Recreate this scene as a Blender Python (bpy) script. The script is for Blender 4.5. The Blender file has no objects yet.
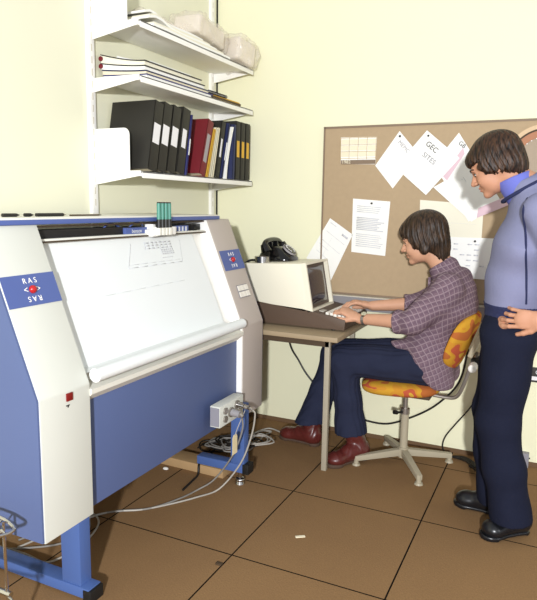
import bpy, bmesh, math, random
import numpy as np
from mathutils import Vector, Matrix
random.seed(7)
SC = bpy.context.scene
COL = SC.collection
R = math.radians

# ------------------------------------------------------------------ materials
def lin(h):
    h = h.lstrip('#')
    o = []
    for i in (0, 2, 4):
        c = int(h[i:i + 2], 16) / 255
        o.append(c / 12.92 if c <= .04045 else ((c + .055) / 1.055) ** 2.4)
    return (*o, 1)

def mat(name, col, rough=.6, metal=0, var=.06, scale=6, spec=.4, bump=0, bscale=60, coat=0, alpha=1, trans=0):
    m = bpy.data.materials.new(name)
    m.use_nodes = True
    nt = m.node_tree
    b = nt.nodes['Principled BSDF']
    c = lin(col)
    b.inputs['Roughness'].default_value = rough
    b.inputs['Metallic'].default_value = metal
    b.inputs['Specular IOR Level'].default_value = spec
    b.inputs['Coat Weight'].default_value = coat
    b.inputs['Alpha'].default_value = alpha
    b.inputs['Transmission Weight'].default_value = trans
    tc = nt.nodes.new('ShaderNodeTexCoord')
    if var:
        n = nt.nodes.new('ShaderNodeTexNoise')
        n.inputs['Scale'].default_value = scale
        n.inputs['Detail'].default_value = 4
        nt.links.new(tc.outputs['Object'], n.inputs['Vector'])
        mx = nt.nodes.new('ShaderNodeMix'); mx.data_type = 'RGBA'
        mx.inputs[6].default_value = tuple(v * (1 - var) for v in c[:3]) + (1,)
        mx.inputs[7].default_value = tuple(min(1, v * (1 + var)) for v in c[:3]) + (1,)
        nt.links.new(n.outputs['Fac'], mx.inputs[0])
        nt.links.new(mx.outputs[2], b.inputs['Base Color'])
    else:
        b.inputs['Base Color'].default_value = c
    if bump:
        n2 = nt.nodes.new('ShaderNodeTexNoise'); n2.inputs['Scale'].default_value = bscale
        nt.links.new(tc.outputs['Object'], n2.inputs['Vector'])
        bp = nt.nodes.new('ShaderNodeBump'); bp.inputs['Strength'].default_value = bump
        bp.inputs['Distance'].default_value = .004
        nt.links.new(n2.outputs['Fac'], bp.inputs['Height'])
        nt.links.new(bp.outputs['Normal'], b.inputs['Normal'])
    return m

def nd(nt, kind, **kw):
    n = nt.nodes.new(kind)
    for k, v in kw.items():
        setattr(n, k, v)
    return n

def mth(nt, op, a, b=None, c=None):
    n = nt.nodes.new('ShaderNodeMath'); n.operation = op
    for i, v in enumerate((a, b, c)):
        if v is None: continue
        if isinstance(v, (int, float)): n.inputs[i].default_value = v
        else: nt.links.new(v, n.inputs[i])
    return n.outputs[0]

def mixc(nt, f, a, b):
    n = nt.nodes.new('ShaderNodeMix'); n.data_type = 'RGBA'
    if isinstance(f, (int, float)): n.inputs[0].default_value = f
    else: nt.links.new(f, n.inputs[0])
    for s, v in ((6, a), (7, b)):
        if isinstance(v, tuple): n.inputs[s].default_value = v
        else: nt.links.new(v, n.inputs[s])
    return n.outputs[2]

def floor_mat():
    m = mat('carpet_tile', '#74583a', .95, var=.0, spec=.1)
    nt = m.node_tree; b = nt.nodes['Principled BSDF']
    tc = nd(nt, 'ShaderNodeTexCoord'); sp = nd(nt, 'ShaderNodeSeparateXYZ')
    nt.links.new(tc.outputs['Object'], sp.inputs[0])
    def line(o):
        f = mth(nt, 'FRACT', mth(nt, 'ADD', mth(nt, 'DIVIDE', o, .6), 100.5))
        d = mth(nt, 'ABSOLUTE', mth(nt, 'SUBTRACT', f, .5))
        return mth(nt, 'LESS_THAN', d, .0052)
    l = mth(nt, 'MAXIMUM', line(sp.outputs[0]), line(sp.outputs[1]))
    n1 = nd(nt, 'ShaderNodeTexNoise'); n1.inputs['Scale'].default_value = 2.2; n1.inputs['Detail'].default_value = 5
    n2 = nd(nt, 'ShaderNodeTexNoise'); n2.inputs['Scale'].default_value = 160; n2.inputs['Detail'].default_value = 2
    for n in (n1, n2): nt.links.new(tc.outputs['Object'], n.inputs['Vector'])
    c = mixc(nt, n1.outputs['Fac'], lin('#87694a'), lin('#9d7c56'))
    f = mth(nt, 'MULTIPLY', n2.outputs['Fac'], .75)
    c = mixc(nt, f, c, lin('#765a3c'))
    c = mixc(nt, l, c, lin('#15100b'))
    nt.links.new(c, b.inputs['Base Color'])
    bp = nd(nt, 'ShaderNodeBump'); bp.inputs['Strength'].default_value = .35; bp.inputs['Distance'].default_value = .004
    nt.links.new(n2.outputs['Fac'], bp.inputs['Height']); nt.links.new(bp.outputs[0], b.inputs['Normal'])
    return m

def plaid_mat():
    m = mat('plaid_cotton', '#6d5560', .9, var=0, spec=.15)
    nt = m.node_tree; b = nt.nodes['Principled BSDF']
    tc = nd(nt, 'ShaderNodeTexCoord'); mp = nd(nt, 'ShaderNodeMapping')
    mp.inputs['Rotation'].default_value = (0, R(24), 0)
    nt.links.new(tc.outputs['Object'], mp.inputs[0])
    nz = nd(nt, 'ShaderNodeTexNoise'); nz.inputs['Scale'].default_value = 7
    nt.links.new(tc.outputs['Object'], nz.inputs['Vector'])
    sp = nd(nt, 'ShaderNodeSeparateXYZ'); nt.links.new(mp.outputs[0], sp.inputs[0])
    w = mth(nt, 'MULTIPLY', nz.outputs['Fac'], .03)
    def stripe(o, per, wid, off=0.):
        f = mth(nt, 'FRACT', mth(nt, 'ADD', mth(nt, 'DIVIDE', mth(nt, 'ADD', o, w), per), 50.5 + off))
        return mth(nt, 'LESS_THAN', mth(nt, 'ABSOLUTE', mth(nt, 'SUBTRACT', f, .5)), wid)
    y = mth(nt, 'ADD', sp.outputs[0], mth(nt, 'MULTIPLY', sp.outputs[1], .8))
    l = mth(nt, 'MAXIMUM', stripe(y, .026, .075), stripe(sp.outputs[2], .026, .075))
    d = mth(nt, 'MAXIMUM', stripe(y, .027, .2, .5), stripe(sp.outputs[2], .027, .2, .5))
    c = mixc(nt, mth(nt, 'MULTIPLY', d, .4), lin('#75606a'), lin('#5b4858'))
    c = mixc(nt, mth(nt, 'MULTIPLY', l, .5), c, lin('#ab989c'))
    nt.links.new(c, b.inputs['Base Color'])
    return m

def camo_mat():
    m = mat('flame_fabric', '#e0a020', .85, var=0, spec=.15)
    nt = m.node_tree; b = nt.nodes['Principled BSDF']
    tc = nd(nt, 'ShaderNodeTexCoord')
    mp = nd(nt, 'ShaderNodeMapping'); mp.inputs['Scale'].default_value = (8, 8, 13)
    mp.inputs['Location'].default_value = (.7, .3, 2.1)
    nt.links.new(tc.outputs['Object'], mp.inputs[0])
    n = nd(nt, 'ShaderNodeTexNoise'); n.inputs['Scale'].default_value = 1.0; n.inputs['Detail'].default_value = 1.0
    nt.links.new(mp.outputs[0], n.inputs['Vector'])
    r = nd(nt, 'ShaderNodeValToRGB'); r.color_ramp.interpolation = 'CONSTANT'
    e = r.color_ramp.elements
    e[0].position = 0; e[0].color = lin('#b06432')
    e[1].position = .40; e[1].color = lin('#c8942f')
    x = e.new(.50); x.color = lin('#c4872e')
    x = e.new(.55); x.color = lin('#b45438')
    x = e.new(.64); x.color = lin('#caa03c')
    nt.links.new(n.outputs['Fac'], r.inputs[0]); nt.links.new(r.outputs[0], b.inputs['Base Color'])
    return m

def hair_mat(name, a, b_):
    m = mat(name, a, .5, var=0, spec=.35)
    nt = m.node_tree; b = nt.nodes['Principled BSDF']
    tc = nd(nt, 'ShaderNodeTexCoord'); mp = nd(nt, 'ShaderNodeMapping'); mp.inputs['Scale'].default_value = (150, 60, 22)
    mp.inputs['Rotation'].default_value = (0, R(15), 0)
    nt.links.new(tc.outputs['Object'], mp.inputs[0])
    n = nd(nt, 'ShaderNodeTexNoise'); n.inputs['Scale'].default_value = 1; n.inputs['Detail'].default_value = 3
    nt.links.new(mp.outputs[0], n.inputs['Vector'])
    r = nd(nt, 'ShaderNodeValToRGB'); r.color_ramp.elements[0].position = .38; r.color_ramp.elements[1].position = .72
    r.color_ramp.elements[0].color = lin(a); r.color_ramp.elements[1].color = lin(b_)
    nt.links.new(n.outputs['Fac'], r.inputs[0]); nt.links.new(r.outputs[0], b.inputs['Base Color'])
    bp = nd(nt, 'ShaderNodeBump'); bp.inputs['Strength'].default_value = .5; bp.inputs['Distance'].default_value = .004
    nt.links.new(n.outputs['Fac'], bp.inputs['Height']); nt.links.new(bp.outputs[0], b.inputs['Normal'])
    return m

M = dict(
    wall=mat('wall_paint', '#ece9c8', .85, var=.02, scale=1.5, spec=.15),
    wall_left=mat('wall_paint_left', '#e7e5cb', .85, var=.02, scale=1.5, spec=.15),
    floor=floor_mat(),
    black_gap=mat('black_gap', '#15130f', .8),
    skirting=mat('brown_skirting', '#6a5036', .7),
    white_metal=mat('white_enamel', '#f2f0ea', .45, var=.015),
    cream_metal=mat('cream_enamel', '#e4e2d6', .5, var=.02),
    grey_metal=mat('grey_enamel', '#cfd0c6', .5, var=.02),
    grey_shaded=mat('grey_shaded', '#b5aaa1', .5, var=.03),  # grey housing enamel, darkened to imitate weaker light on the far front
    blue=mat('blue_enamel', '#515f87', .5, var=.05, scale=3),
    blue_dark=mat('blue_steel', '#4a639a', .4, var=.05),
    badge=mat('badge_blue', '#4f6099', .45, var=.02),
    paper=mat('plot_paper', '#e4e7e5', .8, var=.008),
    sheet=mat('sheet_paper', '#f1f0ea', .85, var=.015, scale=12),
    sheet_cream=mat('cream_paper', '#e9e4cf', .85, var=.02),
    pencil=mat('pencil_line', '#a9a6aa', .9, var=.1),
    print_pale=mat('print_pale', '#d2d3d6', .9, var=.1),
    ink=mat('black_ink', '#3a3836', .7),
    pinkband=mat('pink_ink', '#d9bcc4', .8),
    cork=mat('tan_board', '#b09a7c', .95, var=.06, scale=40, spec=.1),
    board_frame=mat('board_frame', '#83705c', .6),
    trunk=mat('grey_trunking', '#8d8a8c', .55, var=.03),
    trunk_rim=mat('pale_rim', '#cfc8b6', .5),
    desk=mat('beige_laminate', '#a08d70', .5, var=.05, scale=10),
    desk_edge=mat('desk_edge', '#a89678', .5, var=.05),
    desk_leg=mat('stone_paint', '#a39a86', .5, var=.03),
    under=mat('dark_underframe', '#4a3a28', .7),
    case=mat('cream_plastic', '#e9e3cd', .5, var=.02),
    brown=mat('brown_plastic', '#594739', .55, var=.04),
    screen=mat('screen_glass', '#3a3136', .12, var=.1, spec=.8),
    bezel=mat('bezel_brown', '#54463c', .5),
    keys=mat('white_keys', '#e6e1d6', .5, var=.04),
    keys_grey=mat('grey_keys', '#b9b2a6', .5),
    bakelite=mat('black_bakelite', '#0c0b0b', .15, var=0, spec=.6),
    chrome=mat('chrome', '#c8c6c4', .18, 1, var=0),
    steel=mat('dull_steel', '#a9a29a', .35, .8, var=.05),
    chair_metal=mat('beige_enamel', '#aaa089', .45, var=.04),
    rubber=mat('black_rubber', '#161514', .6),
    cable_grey=mat('grey_cable', '#85817b', .5),
    cable_white=mat('white_cable', '#a9a399', .5),
    cable_black=mat('black_cable', '#1d1916', .5),
    wood=mat('raw_pine', '#a98a62', .75, var=.15, scale=14),
    tag=mat('buff_card', '#dfcfa6', .8),
    red=mat('red_lens', '#b31f22', .25, var=0, spec=.6),
    red_switch=mat('red_switch', '#7c1513', .4),
    black=mat('black_plastic', '#22201e', .45, var=.05),
    binder=mat('black_binder', '#26241f', .55, var=.08),
    binder_red=mat('red_binder', '#721e25', .5, var=.08),
    label=mat('white_label', '#e8e6e6', .7, var=.02),
    label_yellow=mat('yellow_label', '#d6a83c', .7, var=.05),
    label_grey=mat('grey_label', '#9d9898', .6, var=.05),
    navy=mat('navy_card', '#252c52', .55, var=.06),
    violet=mat('blue_card', '#3b3c72', .55),
    cream=mat('cream_card', '#e9dfc2', .7, var=.03),
    yellow=mat('yellow_card', '#d8aa3c', .6),
    buff=mat('buff_book', '#c4ac78', .7),
    plastic=mat('clear_bag', '#e8dece', .18, var=.1, scale=20, spec=.7, coat=.5, bump=.8, bscale=22, alpha=.34),
    bagged=mat('bag_contents', '#ebe2d4', .6, var=.1),
    teal=mat('teal_pen', '#4d8c7b', .4, var=.05),
    skin=mat('skin', '#cb9a7c', .55, var=.06, scale=12, spec=.3),
    skin2=mat('skin_tan', '#bd8a6e', .55, var=.06, scale=12, spec=.3),
    lip=mat('lip', '#b0604e', .5), eye_white=mat('eye_white', '#d8d0c8', .3), brow=mat('eyebrow', '#3a281c', .8),
    hair1=hair_mat('brown_hair', '#1c130c', '#4e3928'),
    hair2=hair_mat('dark_hair', '#150e0a', '#503624'),
    plaid=plaid_mat(), camo=camo_mat(),
    cord=mat('navy_corduroy', '#282c3f', .9, var=.16, scale=14, spec=.12, bump=.3, bscale=90),
    trousers=mat('navy_trouser', '#1b1e2e', .9, var=.22, scale=9, spec=.1, bump=.3, bscale=70),
    boot=mat('oxblood_leather', '#58231f', .34, var=.25, scale=16, spec=.55, bump=.25, bscale=35),
    sole=mat('brown_sole', '#4f3c30', .8),
    shoe=mat('black_leather', '#15161a', .3, var=.1, spec=.5),
    sweater=mat('blue_knit', '#80829f', .95, var=.06, scale=20, spec=.1, bump=.3, bscale=120),
    rib=mat('navy_rib', '#262b4d', .95, var=.1, scale=60, bump=.3, bscale=140),
    collar=mat('blue_shirt', '#666dbb', .8, var=.05),
    terracotta=mat('copper_brown', '#a5683c', .45, var=.1), ringcream=mat('pale_wood', '#cdb089', .5, var=.05),
    ringgrey=mat('ring_middle', '#a3917c', .6),
    white_bead=mat('white_bead', '#efece6', .5),
    socket=mat('grey_socket', '#8b8990', .5),
)

# ------------------------------------------------------------------ mesh builder
class MB:
    def __init__(s): s.bm = bmesh.new()
    def _bev(s, vs, bev, seg=2):
        if bev:
            es = list({e for v in vs for e in v.link_edges})
            bmesh.ops.bevel(s.bm, geom=es, offset=bev, segments=seg, affect='EDGES', profile=.6)
    def box(s, x0, x1, y0, y1, z0, z1, bev=0, rot=None):
        vs = [s.bm.verts.new((x, y, z)) for x in (x0, x1) for y in (y0, y1) for z in (z0, z1)]
        if rot:
            c = Vector(((x0 + x1) / 2, (y0 + y1) / 2, (z0 + z1) / 2))
            for v in vs: v.co = c + rot @ (v.co - c)
        for f in ((0, 1, 3, 2), (4, 6, 7, 5), (0, 4, 5, 1), (2, 3, 7, 6), (0, 2, 6, 4), (1, 5, 7, 3)):
            s.bm.faces.new([vs[i] for i in f])
        s._bev(vs, bev)
        return s
    def prism(s, pts, a, b, axis='y', bev=0):
        def P(p, t):
            return {'y': (p[0], t, p[1]), 'x': (t, p[0], p[1]), 'z': (p[0], p[1], t)}[axis]
        v0 = [s.bm.verts.new(P(p, a)) for p in pts]; v1 = [s.bm.verts.new(P(p, b)) for p in pts]
        n = len(pts)
        s.bm.faces.new(v0); s.bm.faces.new(v1[::-1])
        for i in range(n):
            s.bm.faces.new((v0[i], v1[i], v1[(i + 1) % n], v0[(i + 1) % n]))
        s._bev(v0 + v1, bev)
        return s
    def ring(s, c, ax, r, seg):
        ax = Vector(ax).normalized()
        u = ax.orthogonal().normalized(); w = ax.cross(u)
        return [s.bm.verts.new(Vector(c) + (u * math.cos(t) + w * math.sin(t)) * r) for t in [2 * math.pi * i / seg for i in range(seg)]]
    def cyl(s, a, b, ra, rb=None, seg=16):
        rb = ra if rb is None else rb
        a, b = Vector(a), Vector(b)
        u = (b - a).orthogonal().normalized(); w = (b - a).normalized().cross(u)
        A, B = [], []
        for i in range(seg):
            t = 2 * math.pi * i / seg; d = u * math.cos(t) + w * math.sin(t)
            A.append(s.bm.verts.new(a + d * ra)); B.append(s.bm.verts.new(b + d * rb))
        for i in range(seg):
            j = (i + 1) % seg; s.bm.faces.new((A[i], A[j], B[j], B[i]))
        s.bm.faces.new(A[::-1]); s.bm.faces.new(B)
        return s
    def tube(s, pts, r, seg=8, smooth=5, closed=False):
        P = [Vector(p) for p in pts]
        if smooth:
            Q = []; n = len(P)
            for i in range(n if closed else n - 1):
                if closed: p0, p1, p2, p3 = P[i - 1], P[i], P[(i + 1) % n], P[(i + 2) % n]
                else: p0, p1, p2, p3 = P[max(i - 1, 0)], P[i], P[i + 1], P[min(i + 2, n - 1)]
                for k in range(smooth):
                    t = k / smooth
                    Q.append(.5 * ((2 * p1) + (p2 - p0) * t + (2 * p0 - 5 * p1 + 4 * p2 - p3) * t * t + (3 * p1 - p0 - 3 * p2 + p3) * t ** 3))
            if not closed: Q.append(P[-1])
            P = Q
        n = len(P); rings = []; u = None
        for i in range(n):
            if closed: t = (P[(i + 1) % n] - P[i - 1])
            else: t = (P[min(i + 1, n - 1)] - P[max(i - 1, 0)])
            t = t.normalized() if t.length > 1e-9 else Vector((0, 0, 1))
            if u is None: u = t.orthogonal().normalized()
            u = (u - t * u.dot(t)).normalized(); w = t.cross(u)
            rr = r[i] if isinstance(r, list) else r
            rings.append([s.bm.verts.new(P[i] + (u * math.cos(a) + w * math.sin(a)) * rr) for a in [2 * math.pi * k / seg for k in range(seg)]])
        for i in range(n if closed else n - 1):
            A, B = rings[i], rings[(i + 1) % n]
            for k in range(seg):
                j = (k + 1) % seg; s.bm.faces.new((A[k], A[j], B[j], B[k]))
        if not closed:
            s.bm.faces.new(rings[0][::-1]); s.bm.faces.new(rings[-1])
        return s
    def ell(s, c, r, seg=16, rings=10, rot=None):
        m = Matrix.Translation(Vector(c)) @ (rot.to_4x4() if rot else Matrix.Identity(4)) @ Matrix.Diagonal((r[0], r[1], r[2], 1))
        bmesh.ops.create_uvsphere(s.bm, u_segments=seg, v_segments=rings, radius=1, matrix=m)
        return s
    def quad(s, pts, th=.001):
        P = [Vector(p) for p in pts]
        n = (P[1] - P[0]).cross(P[2] - P[0]).normalized() * th
        a = [s.bm.verts.new(p) for p in P]; b = [s.bm.verts.new(p + n) for p in P]
        s.bm.faces.new(a[::-1]); s.bm.faces.new(b)
        k = len(P)
        for i in range(k): s.bm.faces.new((a[i], a[(i + 1) % k], b[(i + 1) % k], b[i]))
        return s
    def build(s, name, m, parent=None, origin=None, xf=None, sharp=35):
        if xf is not None: bmesh.ops.transform(s.bm, matrix=xf, verts=s.bm.verts)
        off = wloc(parent) if parent else Vector(origin or (0, 0, 0))
        if parent is None and origin is None and s.bm.verts:
            xs = [v.co for v in s.bm.verts]
            off = Vector((sum(v.x for v in xs) / len(xs), sum(v.y for v in xs) / len(xs), min(v.z for v in xs)))
        for v in s.bm.verts: v.co -= off
        bmesh.ops.recalc_face_normals(s.bm, faces=s.bm.faces)
        me = bpy.data.meshes.new(name); s.bm.to_mesh(me); s.bm.free()
        return link_mesh(name, me, m, parent, off, sharp)

def link_mesh(name, me, m, parent, off, sharp=35):
    me.materials.append(m if not isinstance(m, str) else M[m])
    me.polygons.foreach_set('use_smooth', [True] * len(me.polygons))
    if sharp: me.set_sharp_from_angle(angle=R(sharp))
    o = bpy.data.objects.new(name, me); COL.objects.link(o)
    if parent: o.parent = parent
    else: o.location = off
    return o

def wloc(o):
    v = Vector((0, 0, 0))
    while o: v += o.location; o = o.parent
    return v

def tag(o, label, cat, group=None, kind=None):
    o['label'] = label; o['category'] = cat
    if group: o['group'] = group
    if kind: o['kind'] = kind
    return o

def thing(name, label, cat, loc, group=None):
    o = bpy.data.objects.new(name, None); o.empty_display_size = .05
    COL.objects.link(o); o.location = loc
    return tag(o, label, cat, group)

def struct(o):
    o['kind'] = 'structure'; return o

def text_obj(name, s, size, loc, right, up, m, parent=None, extr=.0004, align='CENTER'):
    cu = bpy.data.curves.new(name + '_c', 'FONT'); cu.body = s; cu.size = size; cu.extrude = extr
    cu.align_x = align; cu.align_y = 'CENTER'
    t = bpy.data.objects.new(name + '_t', cu); COL.objects.link(t)
    bpy.context.view_layer.update()
    me = bpy.data.meshes.new_from_object(t.evaluated_get(bpy.context.evaluated_depsgraph_get()))
    bpy.data.objects.remove(t)
    r = Vector(right).normalized(); u = Vector(up).normalized(); n = r.cross(u)
    mt = Matrix(((r.x, u.x, n.x, loc[0]), (r.y, u.y, n.y, loc[1]), (r.z, u.z, n.z, loc[2]), (0, 0, 0, 1)))
    off = wloc(parent) if parent else Vector(loc)
    me.transform(Matrix.Translation(-off) @ mt)
    me.materials.clear()
    me.name = name
    return link_mesh(name, me, m, parent, off, 0)

# ------------------------------------------------------------------ camera
yaw, pit, rol, F = -.4436, -.1547, .0158, 613.44
CP = Vector((1.6515, -1.9193, 1.3377))
fwd = Vector((math.sin(yaw) * math.cos(pit), math.cos(yaw) * math.cos(pit), math.sin(pit)))
rt = Vector((math.cos(yaw), -math.sin(yaw), 0)); up = rt.cross(fwd)
r2 = rt * math.cos(rol) + up * math.sin(rol); u2 = -rt * math.sin(rol) + up * math.cos(rol)
cam = bpy.data.cameras.new('camera'); co = bpy.data.objects.new('camera', cam); COL.objects.link(co)
cam.sensor_fit = 'HORIZONTAL'; cam.sensor_width = 36; cam.lens = F / 537 * 36; cam.clip_start = .05
co.matrix_world = Matrix(((r2.x, u2.x, -fwd.x, CP.x), (r2.y, u2.y, -fwd.y, CP.y), (r2.z, u2.z, -fwd.z, CP.z), (0, 0, 0, 1)))
SC.camera = co

# ------------------------------------------------------------------ lights
w = bpy.data.worlds.new('world'); SC.world = w; w.use_nodes = True
w.node_tree.nodes['Background'].inputs[0].default_value = lin('#fafcff')
w.node_tree.nodes['Background'].inputs[1].default_value = .56
def area(name, loc, tgt, size, power, col):
    l = bpy.data.lights.new(name, 'AREA'); l.shape = 'DISK'; l.size = size; l.energy = power; l.color = lin(col)[:3]
    o = bpy.data.objects.new(name, l); COL.objects.link(o); o.location = loc
    o.rotation_euler = (Vector(tgt) - Vector(loc)).to_track_quat('-Z', 'Y').to_euler()
    return o
area('flash_lamp', (2.2, -3.7, 1.68), (.5, .9, .8), .15, 243, '#f9fbff')
area('side_fill', (4.3, -.9, 1.6), (.2, .5, .8), 1.2, 16, '#f8fbff')  # added unseen fill from the right, brightens faces turned that way
SC.view_settings.view_transform = 'Standard'; SC.view_settings.look = 'None'
SC.view_settings.gamma = 1; SC.view_settings.use_curve_mapping = False
SC.view_settings.exposure = 0.0

# ------------------------------------------------------------------ the room
XL, YW = -.313, 1.44
struct(MB().box(XL - .1, 4.2, -2.6, YW + .1, -.08, 0).build('floor', 'floor', origin=(0, 0, 0)))
struct(MB().box(XL - .1, 4.2, YW, YW + .1, 0, 2.95).build('wall_back', 'wall'))
struct(MB().box(XL - .1, XL, -2.6, YW, 0, 2.95).build('wall_left', 'wall_left'))
struct(MB().box(XL, XL + .006, YW - .01, YW, 0, 2.95).build('trim_1', 'black_gap'))
struct(MB().box(XL + .006, 4.2, YW - .008, YW, 0, .022).build('baseboard_back', 'skirting'))

# ------------------------------------------------------------------ plotter
def slopeX(z): return .33 - (z - .765) / (1.262 - .765) * .2
PL = thing('pen_plotter', 'large blue and grey floor-standing drum plotter with white paper, left side', 'plotter', (.02, .06, 0))
prof = [(-.24, .32), (.33, .32), (.33, .765), (.13, 1.262), (-.24, 1.262)]
def inset(p, d):
    return [(-.24 + d, .32 + d), (.33 - d, .32 + d), (.33 - d, .765 - d * .3), (.13 - d * .8, 1.262 - d), (-.24 + d, 1.262 - d)]
sl = Vector((-.2, 0, .497)).normalized(); sn = Vector((.497, 0, .2)).normalized()
def badge(y0, y1, z0, z1, house, dotx=0):
    b = MB()
    P = [Vector((slopeX(z), y, z)) + sn * .0012 for y, z in ((y0, z0), (y1, z0), (y1, z1), (y0, z1))]
    b.quad(P, .001)
    o = b.build('badge', 'badge', house)
    yc, zc = (y0 + y1) / 2 + dotx, (z0 + z1) / 2
    c = Vector((slopeX(zc), yc, zc)) + sn * .0032
    MB().ell(c + sn * .002, (.011, .013, .013)).build('red_lamp', 'red', o, sharp=0)
    lt = text_obj('logo', 'R A S', .024, c + sl * .028, (0, 1, 0), sl, 'white_metal', o)
    text_obj('logo', 'R A S', .024, c - sl * .028, (0, -1, 0), -sl, 'white_metal', o)
    text_obj('logo', '<', .03, c + Vector((0, -.024, 0)), (0, 1, 0), sl, 'white_metal', o)
    text_obj('logo', '>', .03, c + Vector((0, .024, 0)), (0, 1, 0), sl, 'white_metal', o)
hn = MB().prism(prof, -.665, -.455, bev=.004).build('end_housing', 'grey_metal', PL)
hn['label'] = 'near end housing with pale grey front'
MB().prism(inset(prof, .004), -.672, -.6645).build('side_panel', 'blue', hn)
badge(-.664, -.456, 1.024, 1.115, hn, 0)
MB().box(.33, .335, -.561, -.536, .735, .76, .001).build('power_switch', 'red_switch', hn)
MB().box(.33, .332, -.562, -.548, .720, .723).build('switch_mark', 'ink', hn)
MB().box(.33, .332, -.556, -.552, .715, .723).build('switch_mark', 'ink', hn)
hf = MB().prism(prof, .59, .80, bev=.004).build('end_housing', 'grey_shaded', PL)
hf['label'] = 'far end housing with shade-darkened grey front and button pad'
MB().prism(inset(prof, .003), .583, .5905).build('inner_panel', 'white_metal', hf)
MB().prism(inset(prof, .004), .7995, .807).build('side_panel', 'blue', hf)
badge(.600, .797, 1.021, 1.114, hf)
kp = MB().quad([Vector((slopeX(z), y, z)) + sn * .001 for y, z in ((.648, .889), (.754, .889), (.754, .949), (.648, .949))], .002).build('button_pad', 'trunk', hf)
for i in range(3):
    for j in range(2):
        y0 = .652 + i * .0345; z0 = .8925 + j * .029
        MB().quad([Vector((slopeX(z), y, z)) + sn * .0035 for y, z in ((y0, z0), (y0 + .029, z0), (y0 + .029, z0 + .024), (y0, z0 + .024))], .004).build('push_button', 'keys', kp)
MB().box(-.26, .14, -.69, .695, 1.262, 1.278, .003).build('top_cover', 'badge', PL)
MB().box(-.255, .136, -.685, .69, 1.278, 1.284, .001).build('top_reflection', 'cream_metal', PL)  # pale plate imitates the wall reflected in the glossy blue cover
# drum / bed between the housings
MB().prism([(-.2, .6), (.27, .6), (.285, .76), (.262, .80), (.098, 1.2), (.06, 1.208), (-.2, 1.208)], -.455, .583, bev=.004).build('paper_bed', 'white_metal', PL)
MB().box(.262, .30, -.455, .583, .325, .70, .003).build('front_panel', 'blue', PL)
MB().box(.20, .262, -.455, .583, .30, .36).build('chassis_beam', 'rubber', PL)
MB().prism([(.262, .70), (.303, .70), (.335, .728), (.338, .745), (.30, .755), (.262, .765)], -.455, .583).build('front_ledge', 'cream_metal', PL)
rl = MB().cyl((.35, -.453, .793), (.35, .535, .793), .0225, seg=24).ell((.35, .535, .793), (.023, .028, .023)).build('paper_roller', 'paper', PL)
MB().cyl((.335, .545, .793), (.335, .583, .793), .012).build('roller_bracket', 'white_metal', rl)
MB().box(.055, .098, -.455, .583, 1.214, 1.242, .002).build('carriage_beam', 'black', PL)
MB().cyl((.118, -.455, 1.2545), (.118, .583, 1.2545), .0028, seg=8).build('guide_rod', 'under', PL)
MB().box(.098, .125, -.455, .583, 1.205, 1.2135, .001).build('paper_guide', 'cream_metal', PL)
MB().cyl((.128, -.455, 1.204), (.128, .583, 1.204), .003, seg=8).build('guide_rod', 'under', PL)
cg = MB().box(.098, .112, .012, .15, 1.21, 1.238, .002).build('belt_block', 'badge', PL)
text_obj('maker_name', 'benson', .022, (.1132, .081, 1.224), (0, 1, 0), (0, 0, 1), 'print_pale', cg)
MB().box(.098, .112, .34, .46, 1.21, 1.238, .002).build('belt_block', 'badge', PL)
for i in range(4):
    MB().box(.111, .114, .352 + i * .027, .362 + i * .027, 1.214, 1.234).build('block_mark', 'print_pale', PL)
MB().cyl((.105, .50, 1.225), (.105, .525, 1.225), .014).cyl((.105, .525, 1.225), (.105, .56, 1.225), .006).build('belt_pulley', 'rubber', PL)
MB().tube([(.09, .05, 1.235), (.10, .07, 1.25), (.10, .10, 1.258), (.10, .13, 1.25), (.09, .15, 1.235)], .003).tube([(.08, -.10, 1.215), (.09, -.09, 1.24), (.09, -.06, 1.255), (.09, -.02, 1.25), (.085, .02, 1.235)], .004).build('ribbon_cable', 'badge', PL)
# pen carriage
pc = MB().box(.10, .162, .165, .285, 1.205, 1.238, .003).box(.10, .15, .135, .175, 1.2, 1.228, .004).box(.10, .14, .15, .17, 1.228, 1.25, .002).build('pen_carriage', 'white_metal', PL)
for i in range(4):
    MB().box(.150, .172, .152 + i * .0245, .170 + i * .0245, 1.205, 1.236, .003).build('pen_clamp', 'cream_metal', pc)
# legs
MB().box(-.28, .315, -.475, -.415, .012, .05, .003).build('foot_beam', 'blue_dark', PL)
MB().box(.29, .325, -.477, -.413, .0, .046, .004).build('foot_cap', 'rubber', PL)
MB().box(-.3, -.2, -.475, -.415, 0, .012).build('foot_cap', 'rubber', PL)
MB().box(.195, .278, -.47, -.418, .05, .33, .003).build('leg', 'blue_dark', PL)
MB().box(.10, .375, .545, .60, .058, .10, .003).build('foot_beam', 'blue_dark', PL)
MB().box(.355, .388, .543, .602, .055, .104, .004).build('foot_cap', 'rubber', PL)
MB().box(.29, .362, .548, .595, .10, .40, .003).build('leg', 'blue_dark', PL)
MB().cyl((.335, .56, .02), (.335, .56, .058), .012).cyl((.335, .56, .0), (.335, .56, .02), .026, .02).ell((.335, .56, .02), (.025, .025, .014)).build('levelling_foot', 'chrome', PL)
MB().cyl((.32, .595, .13), (.32, .62, .13), .006).ell((.32, .62, .13), (.008, .008, .008)).build('bolt', 'chrome', PL)

# paper on the plotter: follows the bed front, wraps to roller
b = MB(); prof2 = [(.07, 1.2105), (.104, 1.2035), (.110, 1.19)]
for i in range(13):
    t = i / 12; z = 1.18 + (.80 - 1.18) * t; prof2.append((.1135 + (.2775 - .1135) * t + .004 * math.sin(t * math.pi), z))
prof2 += [(.30, .795), (.325, .80)]
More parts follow.
